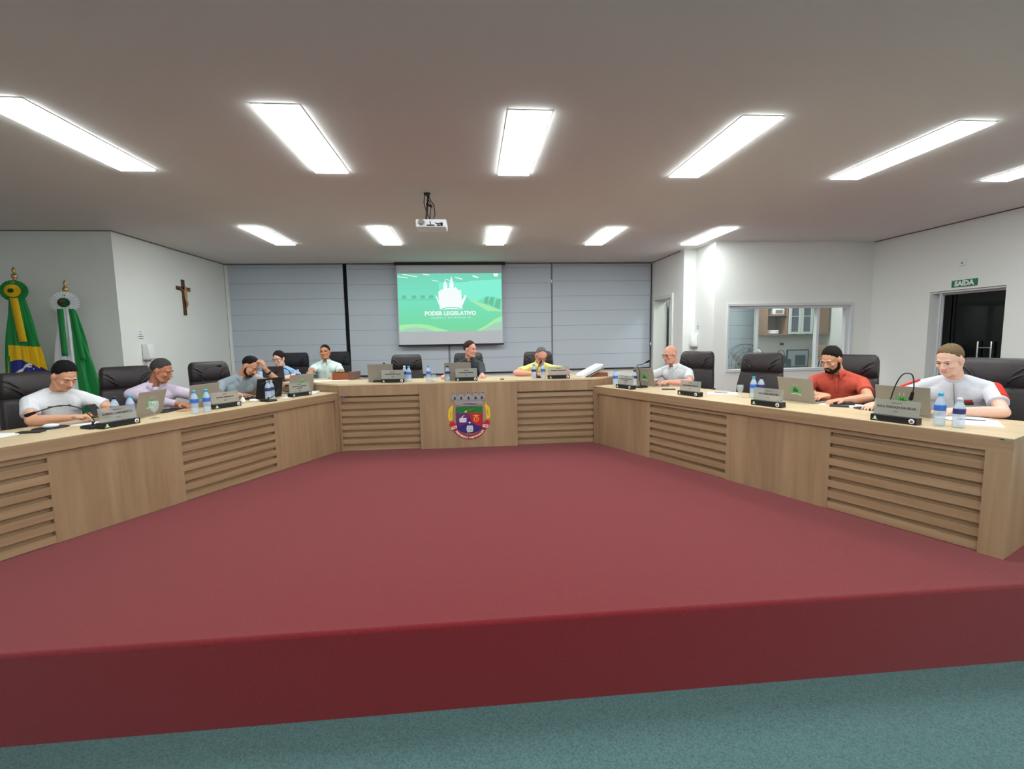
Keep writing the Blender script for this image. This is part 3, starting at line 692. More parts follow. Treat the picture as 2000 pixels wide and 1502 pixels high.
    # hair
    if hair:
        hm = mat('hair', srgb(*[int(c_*.68) for c_ in hcol]), .7, spec=.2, bump=.6, bscale=260, var=.25, vscale=160)
        fr_, sd_, bk, up_, th = hair
        vs = []; fs = []; NA, NT = 44, 14
        def surf(a, q, k):
            fc = math.cos(a)
            if fc > 0: tm = sd_+(fr_-sd_)*(fc**1.0 if fc > 0 else 0)
            else: tm = sd_+(bk-sd_)*((-fc)**.7)
            if abs(abs(a)-R(72)) < R(14): tm += 10 if len(hair) == 5 else 0
            th_ = R(tm+2.0*math.sin(a*13))*q
            if k < 1: rr = k
            else: rr = 1.006+(k-1)*(1-q**4)+random.uniform(-.006, .006)+(.020*math.sin(a*5+th_*4)*math.sin(th_*4+1)+.012*math.sin(a*19+th_*7))*(1-q**3)
            zz = math.cos(th_)*.086*rr
            if zz > 0: zz *= up_
            edge = 1 if q < .85 else 1-(q-.85)*.25
            return Vector((math.sin(a)*math.sin(th_)*.0745*rr*edge, -.015+math.cos(a)*math.sin(th_)*.094*rr*edge, .03+zz))
        for j in range(NT+1):
            for i in range(NA): vs.append(surf(-PI+2*PI*i/NA, .02+.98*j/NT, th))
        for j in range(NT+1):
            for i in range(NA): vs.append(surf(-PI+2*PI*i/NA, .02+.98*j/NT, .97))
        o2 = (NT+1)*NA
        for j in range(NT):
            for i in range(NA):
                a0, a1, a2, a3 = j*NA+i, j*NA+(i+1) % NA, (j+1)*NA+(i+1) % NA, (j+1)*NA+i
                fs.append((a0, a3, a2, a1)); fs.append((o2+a0, o2+a1, o2+a2, o2+a3))
        for i in range(NA):
            a0, a1 = NT*NA+i, NT*NA+(i+1) % NA; fs.append((a0, o2+a0, o2+a1, a1))
        fs.append(tuple(range(NA)))
        h = MB().add(vs, fs, None, HM, True).build('hair', hm, t)
    if beard:
        bm_ = mat('beard', srgb(*bcol), .8, spec=.2, bump=.8, bscale=300, var=.3, vscale=200)
        m_ = MB(); T_ = HM; g = beard
        for s in (-1, 1):
            m_.cap((s*.066*face, .0, -.02), (s*.058*face, .02, -.07), .010*g, .016*g, None, T_); m_.cap((s*.056*face, .018, -.07), (s*.030*face, .062, -.098), .018*g, .018*g, None, T_)
            m_.cap((s*.026, .085, -.052), (0, .092, -.047), .005*g, .006*g, None, T_); m_.cap((s*.027, .083, -.055), (s*.026, .074, -.085), .006*g, .010*g, None, T_)
        m_.ell((0, .068, -.096), (.030*g, .020*g, .018*g), None, T_)
        remesh(m_.build('beard', bm_, t), .004, 2)
    # face details
    dk = mat('brow', srgb(*(hcol if hcol[0] < 150 else (150, 110, 80))), .8)
    for s in (-1, 1):
        MB().tube([HM @ Vector(p) for p in ((s*.016, .0865, .026), (s*.032, .085, .031), (s*.046, .074, .026))], [.003, .0038, .002], 6).build('eyebrow', dk, t)
        ey = MB()
        if eyes: ey.ell((s*.031, .0685, .003), (.0115, .0095, .0050), M['white'], HM, 12, 8).ell((s*.031, .076, .003), (.0052, .0045, .0055), M['black'], HM, 10, 6)
        ey.tube([HM @ Vector(p) for p in ((s*.018, .078, .006 if eyes else -.002), (s*.031, .0815, .010 if eyes else -.005), (s*.044, .073, .006 if eyes else -.003))], .0021, 5, M['ink'])
        ey.build('eye', None, t)
    lp = mat('lip', tuple(c_*f_ for c_, f_ in zip(skin.node_tree.nodes['Principled BSDF'].inputs['Base Color'].default_value[:3], (.85, .55, .55)))+(1,), .5)
    MB().cap((-.018, .0875, -.0535), (.018, .0875, -.0535), .004, .004, None, HM).cap((-.015, .0875, -.0625), (.015, .0875, -.0625), .0048, .0048, None, HM).build('lips', lp, t)
    if glasses:
        g = MB(); gm = glasses
        for s in (-1, 1):
            g.tube([HM @ Vector((s*.033+math.cos(a)*.024, .098-.010*abs(math.cos(a)) if s*math.cos(a) > 0 else .098, .000+math.sin(a)*.016)) for a in [2*PI*i/16 for i in range(17)]], .0022, 6)
            g.tube([HM @ Vector(p) for p in ((s*.056, .088, .005), (s*.078, .03, .005), (s*.084, -.01, .0))], .0022, 6)
        g.tube([HM @ Vector(p) for p in ((-.010, .100, .004), (0, .103, .006), (.010, .100, .004))], .0022, 6)
        g.build('glasses', gm, t)
    t['_'] = 0; del t['_']
    info = dict(HM=HM, ring=ring, SPt=SPt, fwd=fwd, side=side, ax=ax, SH=SH, el=el, wr=wr, nb=nb, t=t, cm=cm, belly=belly)
    return info
def front_pt(I, f, x=0, off=.004):
    tab = [(0, .13), (.25, .122), (.5, .122), (.75, .120), (.9, .100), (1, .06)]
    for (a, b_), (c_, d_) in zip(tab, tab[1:]):
        if a <= f <= c_: ry = b_+(d_-b_)*(f-a)/(c_-a)
    ry += I['belly']*(.9 if f < .6 else 0)
    ry *= math.sqrt(max(.1, 1-(x/.185)**2))
    return I['SPt'](f)+I['fwd']*(ry+off)+I['side']*x
def strip(I, f0, f1, w0, w1, off, n=8):
    vs = []; fs = []
    for k in range(n+1):
        f = f0+(f1-f0)*k/n; w_ = w0+(w1-w0)*k/n
        for x, o in ((-w_, off), (w_, off), (w_, off-.02), (-w_, off-.02)): vs.append(front_pt(I, f, x, o))
    for k in range(n):
        for q in range(4): fs.append((k*4+q, k*4+(q+1) % 4, (k+1)*4+(q+1) % 4, (k+1)*4+q))
    fs += [(3, 2, 1, 0), tuple(n*4+q for q in range(4))]
    return vs, fs
def placket(I, m=None): MB().add(*strip(I, .93, .66, .012, .012, .008)).build('placket', m or I['cm'], I['t'])
DN = 1.1
def P3(side, s, n):
    global DN
    DN = n; return fr(side, s, n), ang[side]+PI

# the man in the white t-shirt
l, a = P3('L', 2.30, 1.08)
I = person('person in a white t-shirt with dark hair looking down at a phone', l, a, 'a', (-.02, .17, 1.125), 8, 36, 0, ('white', (218, 218, 224)), tyaw=-14, hair=(50, 88, 140, 1.22, 1.10), hcol=(22, 18, 20),
           RH=(.11, .47, .800), LH=(-.07, .45, .805), RP=(.9, -.1, -1), LP=(-.9, 0, -1), hands={1: dict(dir=(-.75, .45, .12), nrm=(-.2, .3, -1), curl=55), -1: dict(dir=(.7, .5, .12), nrm=(.1, .2, -1), curl=50)}, collar='tee', eyes=False)
tm = MB()
for x0, x1 in ((-.075, -.03), (-.024, .01), (.016, .03), (.036, .075)):
    vs = [front_pt(I, .78, x0, .026), front_pt(I, .78, x1, .026), front_pt(I, .796, x1, .026), front_pt(I, .796, x0, .026)]; tm.add(vs, [(0, 1, 2, 3)])
tm.build('chest_print', M['ink'], I['t'])
# lavender shirt
l, a = P3('L', 1.50, 1.12)
I = person('person in a lavender long sleeved shirt and tie with greying hair', l, a, 'b', (-.02, .20, 1.115), 30, 22, 0, ('lavender', (206, 192, 212)), tyaw=-26, long=True, hair=(52, 92, 140, 1.06, 1.07), hcol=(98, 90, 90),
           RH=(.06, .60, .79), LH=(-.22, .60, .79), RP=(1, -.3, -.9), LP=(-1, -.1, -.9), collar='dress', belly=.03, eyes=False, wide=1.05)
MB().add(*strip(I, .95, .30, .020, .040, .016, 10)).build('tie', cloth('tie', (122, 100, 128)), I['t'])
# grey polo, head on hand
l, a = P3('L', .66, 1.10)
I = person('person in a grey polo resting the forehead on one hand over a black laptop', l, a, 'c', (-.05, .36, 1.105), 14, 38, -8, ('greyblue', (150, 163, 174)), tyaw=-14, hair=(36, 90, 140, 1.02, 1.06), hcol=(32, 26, 26), beard=1.0, bcol=(62, 40, 34),
           RH=(.16, .42, .79), LH=(-.17, .47, 1.055), RP=(1, -.3, -.8), LP=(-.9, .2, -1), hands={-1: dict(dir=(.35, .12, .9), nrm=(.55, -.75, .1), curl=55)}, eyes=False, wide=1.08)
wr, el = I['wr'][-1], I['el'][-1]; d = (el-wr).normalized()
w_ = MB().cap(wr+d*.03, wr+d*.052, .034, .036, flat=True).build('wristwatch', M['black'], I['t'])
# woman
I = person('person in a light blue blouse with tied dark hair and glasses behind a laptop', (-3.03, 7.98, 0), PI, 'd', (.02, .17, 1.115), -14, 16, 0, ('blue', (140, 180, 220)), hair=(56, 124, 150, 1.04, 1.13), hcol=(62, 38, 34), glasses=M['dark'],
           RH=(.14, .52, .83), LH=(-.14, .52, .83), RP=(1, -.2, -.8), LP=(-1, -.2, -.8), collar='tee', wide=.85, face=.93, sleeve=.95, eyes=True)
MB().ell((0, -.12, .02), (.035, .04, .04), None, I['HM']).build('hair_bun', bpy.data.materials['hair'], I['t'])
# pale green polo
I = person('person in a pale mint polo leaning back beside the wooden box', (-2.40, 8.10, 0), PI, 'e', (0.0, .05, 1.20), 0, -2, 0, ('mint', (215, 232, 226)), hair=(56, 92, 135, 1.05, 1.06), hcol=(34, 28, 26),
           RH=(.16, .55, .83), LH=(-.26, .50, .83), RP=(1, -.2, -.8), LP=(-1, -.2, -.8), wide=1.1); placket(I)
# dark shirt at the main bench
I = person('person in a dark grey long sleeved shirt turned towards the yellow polo', (-.01, 7.05, 0), PI, 'f', (-.01, .12, 1.225), 52, 4, 0, ('charcoal', (62, 68, 74)), long=True, hair=(50, 94, 138, 1.10, 1.07), hcol=(84, 56, 44),
           RH=(.34, .70, .885), LH=(-.16, .62, .885), RP=(.6, -.3, -1), LP=(-1, -.3, -.8), collar='dress'); placket(I)
# yellow polo
I = person('person in a yellow polo bending to a microphone at the main bench', (1.0, 7.0, 0), PI, 'f', (-.0, .36, 1.125), 4, 34, -3, ('yellow', (236, 228, 140)), hair=(33, 88, 138, 1.02, 1.05), hcol=(158, 156, 160), glasses=M['dark'],
           RH=(.16, .60, .89), LH=(-.16, .60, .89), RP=(1, -.2, -.7), LP=(-1, -.2, -.7), hands={1: dict(dir=(-.9, .3, 0)), -1: dict(dir=(.9, .3, 0))}, eyes=False, wide=1.08, belly=.02); placket(I)
# bald man
l, a = P3('R', .42, 1.12)
I = person('bald person with glasses and white polo typing on a grey laptop', l, a, 'f', (.02, .17, 1.13), -4, 14, 0, ('whitepolo', (216, 220, 224)), tyaw=14, glasses=M['dark'], hcol=(200, 190, 185),
           RH=(.06, .37, .80), LH=(-.17, .42, .80), RP=(1, -.2, -.8), LP=(-1, -.25, -.7), hands={-1: dict(dir=(.35, .9, 0), curl=70), 1: dict(dir=(-.1, 1, 0))}, belly=.02, wide=1.05); placket(I)
# red polo
l, a = P3('R', 2.33, 1.14)
I = person('bearded person in a red polo reading beside an emblazoned laptop', l, a, 'a', (.0, .13, 1.125), -10, 28, 0, ('redpolo', (192, 82, 66)), tyaw=18, hair=(52, 90, 138, 1.12, 1.09), hcol=(38, 28, 28), beard=1.15, bcol=(36, 26, 26),
           RH=(-.10, .37, .80), LH=(-.27, .44, .785), RP=(1, -.2, -.8), LP=(-1, -.2, -.8), hands={1: dict(dir=(.35, .9, 0)), -1: dict(dir=(.6, .8, 0))}, eyes=False, wide=1.12); placket(I)
# jersey
l, a = P3('R', 3.26, 1.10)
I = person('person in a white jersey with red shoulder stripes using a mouse', l, a, 'd', (.02, .20, 1.155), -12, 22, 0, ('jersey', (210, 210, 222)), tyaw=10, hair=(50, 84, 135, 1.10, 1.07), hcol=(186, 152, 112),
           RH=(.36, .48, .80), LH=(-.10, .42, .79), RP=(.8, -.4, -.8), LP=(-1, -.1, -.6), hands={1: dict(dir=(.25, .95, -.05), curl=45), -1: dict(dir=(.8, .55, 0))}, collar='tee', wide=1.16, belly=.02, eyes=True)
for s in (-1, 1):
    S0, E0 = I['SH'][s], I['el'][s]; d = (E0-S0).normalized(); o_ = (Vector((s*1.0, .35, .5))-d*Vector((s*1.0, .35, .5)).dot(d)).normalized(); q_ = d.cross(o_)
    vs = []; fs = []
    for j in range(6):
        c0 = S0+(E0-S0)*(-.02+.56*j/5)
        for k in range(5):
            a_ = R(-32+16*k); dv = o_*math.cos(a_)+q_*math.sin(a_); vs.append(c0+dv*.0665)
    for j in range(5):
        for k in range(4): fs.append((j*5+k, j*5+k+1, (j+1)*5+k+1, (j+1)*5+k))
    so = MB().add(vs, fs, None, None, True).build('red_stripe', cloth('stripe', (225, 60, 50)), I['t']); m_ = so.modifiers.new('so', 'SOLIDIFY'); m_.thickness = .006; m_.offset = 0
def patch(I, f0, f1, x0, x1, m, name, off=.012):
    vs = []; fs = []
    for j in range(4):
        for k in range(4): vs.append(front_pt(I, f0+(f1-f0)*j/3, x0+(x1-x0)*k/3, off))
    for j in range(3):
        for k in range(3): fs.append((j*4+k, j*4+k+1, (j+1)*4+k+1, (j+1)*4+k))
    o = MB().add(vs, fs, None, None, True).build(name, m, I['t']); s_ = o.modifiers.new('so', 'SOLIDIFY'); s_.thickness = .003
patch(I, .66, .74, -.105, -.055, cloth('badge', (80, 90, 80)), 'club_badge'); patch(I, .70, .74, -.10, -.06, cloth('badgered', (190, 70, 60)), 'club_badge', .015)
patch(I, .71, .725, .05, .085, cloth('stripe', (225, 60, 50)), 'chest_logo', .014)
strp = MB().add(*strip(I, .96, .55, .0025, .0025, .012)).build('zip', M['pgrey'], I['t'])

# ------------------------------------------------------------------ small things on the benches
def put(o, side, s, n, z, da=0): o.location = fr(side, s, n, z); o.rotation_euler.z = ang[side]+R(da); return o
def bars(mb, widths, z, T, h=.009):
    tot = sum(widths)+.006*(len(widths)-1); x = -tot/2
    for w_ in widths:
        mb.add([(x, 0, z-h/2), (x+w_, 0, z-h/2), (x+w_, 0, z+h/2), (x, 0, z+h/2)], [(0, 1, 2, 3)], None, T); x += w_+.006
def nameplate(side, s, n, z, label, rows, da=0, sc=1.0):
    t = thing('name_plate', label, 'name plate', group='name plates along the council bench')
    MB().box((-.14, 0, 0), (.14, .075, .046)).build('plate_base', M['black'], t, bevel=.003)
    T = Matrix.Translation((0, .030, .046)) @ Matrix.Rotation(R(-8), 4, 'X')
    MB().box((-.138, 0, 0), (.138, .003, .112), T=T).build('acrylic_plate', M['acryl'], t)
    tx = MB(); T2 = T @ Matrix.Translation((0, -.0012, 0))
    zz = [.088, .060, .028] if len(rows) == 3 else [.094, .070, .048, .020]
    for r, zc in zip(rows, zz):
        if isinstance(r, str):
            sz = .022 if zc in (.060, .070) else .013
            vs, fs = text_geo(r, sz, .0006 if sz > .02 else .0)
            wd = max(p[0] for p in vs)-min(p[0] for p in vs); k = min(1, .235/wd)
            tx.add([(x*k, 0, zc+y) for x, y, _ in vs], fs, None, T2)
        else: bars(tx, r, zc, T2, .0085 if zc in (.060, .070, .048) else .006)
    tx.build('plate_lettering', M['ink'], t)
    MB().lathe([(.017, 0), (.017, .0015)], 20, M['white'], Matrix.Translation((.112, 0, .024)) @ Matrix.Rotation(PI/2, 4, 'X')).lathe([(.010, .0016), (.010, .0022)], 14, mat('seal', srgb(150, 100, 105), .5) if 'seal' not in bpy.data.materials else bpy.data.materials['seal'], Matrix.Translation((.112, 0, .024)) @ Matrix.Rotation(PI/2, 4, 'X')).build('round_seal', None, t)
    g = MB(); X = Matrix.Rotation(PI/2, 4, 'X')
    g.prism([(-.126, .010), (-.092, .010), (-.096, .015), (-.122, .015)], 0, .0018, M['brandl'], X).prism([(-.118, .016), (-.100, .016), (-.102, .028), (-.109, .037), (-.116, .028)], 0, .0018, M['brandl'], X)
    g.build('legislature_logo', None, t)
    return put(t, side, s, n, z, da)
V = 'VEREADOR'
nameplate('L', 2.33, .07, .748, 'name plate in front of the man in the white t-shirt', [V, 'GABRIEL LAMONATTO', 'MDB'], 6)
nameplate('L', 1.35, .17, .748, 'name plate between two bottles and the black laptop', [[.04], [.07, .10], [.03]], -4)
nameplate('L', .42, .16, .748, 'name plate in front of the grey laptop nearest the main bench joint', [[.05], [.06, .12], [.07], [.03]], -5)
nameplate('C', -.985, 6.00, .85, 'name plate in front of the empty chair at the main bench', [[.07], [.13, .06], [.03]])
nameplate('C', -.06, 5.985, .85, 'name plate in front of the man in the dark shirt', [[.06], [.09, .08], [.03]])
nameplate('C', 1.13, 5.97, .85, 'name plate in front of the man in the yellow polo', [[.06], [.08, .11], [.0]])
nameplate('R', .47, .07, .748, 'name plate in front of the bald man beside a water bottle', [[.06], [.08, .12], [.08], [.05]], -3)
nameplate('R', 1.38, .12, .748, 'name plate in front of the two empty paper sheets next to the bald man', [[.05], [.05, .07, .07], [.02]], -4)
nameplate('R', 2.27, .06, .748, 'name plate in front of the empty chair by the internal window', [V, 'GIOVANI SARTORI', 'MDB'], -2)
nameplate('R', 3.22, .04, .748, 'name plate in front of the man in the jersey', [V, 'RAUL PAZUCH DA SILVA', 'PSDB'], -3)

BSRC = {}
def bottle(side, s, n, z, label, cap='cyan', lab='lblue', h=.215):
    k = (cap, lab)
    if k not in BSRC:
        t = thing('water_bottle', label, 'bottle', group='half litre water bottles on the benches')
        MB().lathe([(.028, 0), (.032, .004), (.032, .05), (.030, .055), (.032, .06), (.032, .125), (.030, .142), (.022, .168), (.013, .182), (.0125, .195)], 20).build('bottle_body', M['bott'], t)
        MB().lathe([(.0325, .098), (.0328, .100), (.0328, .132), (.0325, .134)], 20).build('bottle_label', M[lab], t)
        MB().lathe([(.0155, .190), (.0155, .207), (.014, .210)], 16).build('bottle_cap', M[cap], t)
        BSRC[k] = t; put(t, side, s, n, z); t.scale = (1, 1, h/.21); return t
    t = dup(BSRC[k], label=label); put(t, side, s, n, z); t.scale = (1, 1, h/.21); return t
B = bottle
B('L', 2.235, .33, .748, 'dark capped bottle seen behind the name plate of the white t-shirt man', 'capd', 'lnavy')
B('L', 2.12, .33, .748, 'cyan capped water bottle beside the laptop of the lavender shirted man')
B('L', 1.72, .11, .748, 'cyan capped bottle of the lavender shirt pair, standing clear of the name plate')
B('L', 1.62, .09, .748, 'cyan capped water bottle touching the end of a name plate, by the lavender shirt')
B('L', .80, .26, .748, 'water bottle with navy label nearest the black laptop centre', 'capw', 'lnavy')
B('L', .72, .30, .748, 'water bottle with navy label nearest the black laptop edge', 'capw', 'lnavy')
B('C', -.79, 6.08, .85, 'cyan capped bottle right beside the name plate of the empty main bench chair', h=.20)
B('C', -.855, 6.16, .85, 'bottle partly hidden behind the name plate of the empty main bench chair', 'capw', 'lnavy', .2)
B('C', -.545, 6.10, .85, 'cyan capped bottle standing alone between the empty chair and a small cup', h=.20)
B('C', -.30, 6.06, .85, 'dark capped bottle in front of the laptop of the dark shirted man', 'capd', 'lnavy', .195)
B('C', .82, 6.10, .85, 'pale bottle at the elbow of the man in yellow', 'cyan', 'lnavy', .19)
B('C', .935, 6.05, .85, 'blue labelled bottle in front of the chest of the man in yellow', h=.20)
B('R', .20, .19, .748, 'bottle at the joint between main bench and exit side wing', h=.21)
B('R', .30, .42, .748, 'dark capped bottle behind the name plate of the bald man', 'capd', 'lnavy', .2)
B('R', 1.87, .50, .748, 'cyan capped bottle before the empty chair by the internal window')
B('R', 1.93, .53, .748, 'navy capped bottle before the empty chair by the internal window', 'capd', 'lnavy')
B('R', 3.44, .155, .748, 'cyan capped bottle between the jersey man and his name plate', h=.225)
B('R', 3.535, .17, .748, 'white capped bottle nearest the open bench end', 'capw', 'lnavy', .2)
t = B('C', -2.56, 7.22, .80, 'small white capped bottle on the secretary desk', 'capw', 'lnavy', .17)

def laptop(side, s, n, z, label, m='pgrey', da=0, open_=100, logo=True, wd=.34):
    t = thing('laptop', label, 'laptop', group='open laptops on the benches'); h = wd/2
    MB().box((-h, 0, 0), (h, .235, .014)).build('laptop_base', M[m], t, bevel=.003)
    MB().box((-h+.02, .03, .014), (h-.02, .13, .0152)).build('keyboard', M['key'], t)
    T = Matrix.Translation((0, .004, .014)) @ Matrix.Rotation(R(open_-90), 4, 'X')
    ld = MB().box((-h, -.006, 0), (h, 0, .222), T=T).build('laptop_lid', M[m], t, bevel=.002)
    MB().box((-h+.01, .0, .012), (h-.01, .0012, .212), T=T).build('laptop_screen', M['monitord'], t)
    if logo:
        g = MB(); X = T @ Matrix.Translation((0, -.0066, .11)) @ Matrix.Rotation(PI/2, 4, 'X')
        for p, mm, e_ in (([(-.045, -.02), (-.02, -.03), (.02, -.03), (.045, -.02), (.05, .012), (.03, .0), (.028, .025), (.012, .018), (0, .04), (-.012, .018), (-.028, .025), (-.03, .0), (-.05, .012)], 'brand', .0004),
                      ([(-.02, -.02), (.02, -.02), (.02, .005), (.012, -.002), (.006, .022), (0, .002), (-.006, .022), (-.012, -.002), (-.02, .005)], 'brandd', .0008),
                      ([(-.038, -.042), (0, -.034), (.04, -.044), (.04, -.037), (0, -.027), (-.038, -.035)], 'brandl', .0008),
                      ([(-.012, .03), (-.010, .055), (-.008, .03)], 'brandl', .0008), ([(.008, .03), (.010, .055), (.012, .03)], 'brandl', .0008)):
            g.prism([(a_*1.25, b_*1.25) for a_, b_ in p], 0, e_, M[mm], X)
        g.build('lid_emblem', None, t)
    return put(t, side, s, n, z, da)
laptop('L', 1.93, .42, .748, 'grey laptop with green emblem in front of the lavender shirted man', da=24, open_=106)
laptop('L', 1.38, .48, .748, 'grey laptop behind the two cyan capped bottles', da=8)
laptop('L', .67, .40, .748, 'black laptop of the man resting his head', 'black', 4, 100, False, .37)
laptop('L', .15, .45, .748, 'grey laptop with pale emblem at the main bench joint', da=-8)
laptop('C', -1.16, 6.18, .85, 'grey laptop before the empty chair at the main bench', logo=False, wd=.32)
laptop('C', -.17, 6.10, .85, 'grey laptop before the man in the dark shirt', logo=False, wd=.34)
laptop('R', .40, .52, .748, 'grey laptop with green emblem before the bald man', da=-4, open_=102)
laptop('R', 2.28, .54, .748, 'grey laptop with green emblem before the bearded man', da=-6, open_=104)
laptop('R', 3.13, .44, .748, 'grey laptop with green emblem before the man in the jersey', da=2, open_=104)
laptop('C', -2.86, 7.12, .80, 'dark brown laptop in front of the woman in blue', 'pdark', 0, 100, False, .30)

def mic(side, s, n, z, label, pts, da=0, base=True):
    t = thing('gooseneck_microphone', label, 'microphone', group='gooseneck microphones on the benches')
    if base: MB().loft([ring_rr(0, 0, .055, .075, 0, .015), ring_rr(0, 0, .055, .075, .014, .015), ring_rr(0, 0, .045, .065, .022, .015)]).build('microphone_base', M['black'], t)
    MB().cap((0, 0, .015), (0, 0, .045), .008, .006).tube([(0, 0, .03)]+pts, .0042, 8).build('gooseneck', M['black'], t)
    a, b = Vector(pts[-2]), Vector(pts[-1]); d = (b-a).normalized()
    MB().cap(b, b+d*.045, .010, .0135).build('microphone_head', M['matt'], t)
    return put(t, side, s, n, z, da)
def sm(pts, n=4):
    out = []; P = [Vector(p) for p in pts]; P = [P[0]]+P+[P[-1]]
    for i in range(1, len(P)-2):
        for k in range(n):
            u = k/n; p0, p1, p2, p3 = P[i-1:i+3]
            out.append(.5*((2*p1)+(-p0+p2)*u+(2*p0-5*p1+4*p2-p3)*u*u+(-p0+3*p1-3*p2+p3)*u**3))
    out.append(P[-2]); return out
# frame x on the flag side wing points towards the main bench (-s)
mic('L', 2.45, .22, .748, 'gooseneck microphone bending towards the man in the white t-shirt', sm([(.015, .0, .05), (-.01, .01, .10), (-.07, .03, .17), (-.16, .07, .195), (-.26, .10, .17), (-.29, .11, .16)]), 0)
mic('L', 1.24, .56, .748, 'thin gooseneck microphone rising against the chair of the grey polo man', sm([(-.01, .01, .10), (-.04, .03, .20), (-.035, .05, .30), (.02, .07, .37), (.11, .08, .395), (.16, .09, .395)]), 0)
mic('L', .88, .17, .748, 'microphone base with neck looping round two bottles', sm([(.05, -.02, .05), (.12, -.03, .12), (.12, -.02, .2), (.05, .0, .22), (-.03, .0, .20)]), 0)
mic('L', .17, .60, .748, 'thin gooseneck microphone arching before the woman in blue', sm([(0, .0, .1), (.03, .02, .2), (.01, .02, .27), (-.05, .04, .31), (-.12, .06, .28)]), 0)
mic('C', -1.20, 6.20, .85, 'gooseneck microphone standing before the blank blind at the main bench', sm([(0, 0, .08), (.005, .0, .13), (.03, .0, .17), (.055, 0, .20)]))
mic('C', .875, 6.22, .85, 'microphone under the mouth of the man in yellow', sm([(0, 0, .06), (.01, .05, .10), (.04, .08, .15), (.06, .1, .18)]))
mic('R', .50, .33, .748, 'gooseneck microphone curling above the laptop of the bald man', sm([(-.02, .0, .10), (-.02, .0, .20), (-.09, .02, .265), (-.02, .03, .28), (.05, .04, .31)]))
mic('R', 3.12, .24, .748, 'gooseneck microphone looped over the laptop of the jersey man', sm([(.0, .0, .12), (.03, .0, .25), (.07, .0, .33), (.12, .01, .33), (.135, .01, .25), (.13, .01, .20)]))

def flat(name, label, cat, side, s, n, z, w_, d_, m, da=0, th=.004, bev=0, group=None):
    t = MB().box((-w_/2, -d_/2, 0), (w_/2, d_/2, th)).build(name, M[m], bevel=bev)
    tag(t, label, cat, group); return put(t, side, s, n, z, da)
flat('paper_sheet', 'white papers at the picture edge on the flag side bench', 'paper', 'L', 2.92, .58, .748, .21, .297, 'paper', 20, .008)
flat('phone', 'dark wallet phone in front of the elbow of the white t-shirt man', 'phone', 'L', 2.72, .46, .748, .08, .15, 'ink', 40, .012, .003)
t = thing('mouse_pad', 'round black mouse pad beside the forearm of the white t-shirt man', 'mouse pad'); MB().lathe([(.11, 0), (.11, .004)], 28).build('pad', M['black'], t); put(t, 'L', 2.56, .56, .748)
def mouse(side, s, n, z, label, da=0):
    t = thing('computer_mouse', label, 'mouse', group='computer mice'); MB().ell((0, 0, .012), (.03, .052, .018)).build('mouse_shell', M['white'], t); MB().box((-.001, .0, .028), (.001, .04, .031)).build('mouse_seam', M['pgrey'], t); return put(t, side, s, n, z, da)
mouse('L', 2.56, .56, .753, 'white mouse on the pad beside the forearm of the white t-shirt man', 60)
t = thing('phone', 'mobile phone held up by the man in the white t-shirt', 'phone'); MB().box((-.036, -.004, 0), (.036, .004, .145)).build('phone_body', M['black'], t, bevel=.003); put(t, 'L', 2.26, .50, .805, 0); t.rotation_euler.x = R(-55)
flat('paper_sheet', 'sheet of paper under the hands of the white t-shirt man', 'paper', 'L', 2.32, .42, .748, .21, .297, 'paper', 10, .002)
flat('tablet', 'dark tablet under the hand of the lavender shirted man', 'tablet', 'L', 1.70, .56, .748, .24, .17, 'black', 20, .009, .003)
flat('wallet', 'tan folded wallet on the bench before the lavender shirted man', 'wallet', 'L', 1.62, .40, .748, .11, .09, 'tan', 20, .014, .004)
def goblet(side, s, n, z, label, sc=1):
    t = thing('water_goblet', label, 'glass', group='stemmed water glasses'); MB().lathe([(.034, 0), (.034, .003), (.006, .01), (.005, .05), (.03, .075), (.038, .11), (.036, .15), (.034, .15), (.035, .11), (.027, .08), (.004, .06)], 20).build('goblet_glass', M['tumbler'], t); t.scale = (sc,)*3; return put(t, side, s, n, z)
goblet('L', 2.00, .22, .748, 'stemmed water glass before the laptop of the lavender shirted man')
goblet('C', -2.34, 7.15, .80, 'stemmed water glass on the secretary desk', .85)
goblet('R', 1.78, .42, .748, 'stemmed water glass before the empty chair by the internal window', .85)
t = thing('small_cup', 'small clear cup on the main bench beside a lone bottle', 'cup'); MB().lathe([(.024, 0), (.026, .003), (.03, .085), (.028, .085), (.024, .006)], 18).build('cup_wall', M['tumbler'], t); MB().lathe([(.025, .002), (.027, .03)], 18).build('cup_sleeve', M['white'], t); put(t, 'C', -.475, 6.08, .85)
mouse('L', .94, .32, .748, 'white mouse lying beside the black laptop', 30)
t = thing('desk_clip_lamp', 'white pear shaped plug with a curved lead beside the black laptop', 'plug'); MB().lathe([(.004, 0), (.02, .004), (.027, .02), (.02, .045), (.008, .062)], 16).build('plug_body', M['white'], t); MB().tube(sm([(0, 0, .06), (-.005, 0, .09), (-.03, .0, .11), (-.06, .02, .10), (-.075, .03, .06)]), .004).build('plug_lead', M['white'], t); put(t, 'L', 1.06, .33, .748)
flat('paper_sheet', 'loose papers behind the name plate at the main bench joint', 'paper', 'L', .10, .38, .748, .297, .21, 'paper', 30, .003)
flat('paper_sheet', 'paper lying beside the black laptop', 'paper', 'L', .55, .24, .748, .2, .12, 'paper', 10, .002)
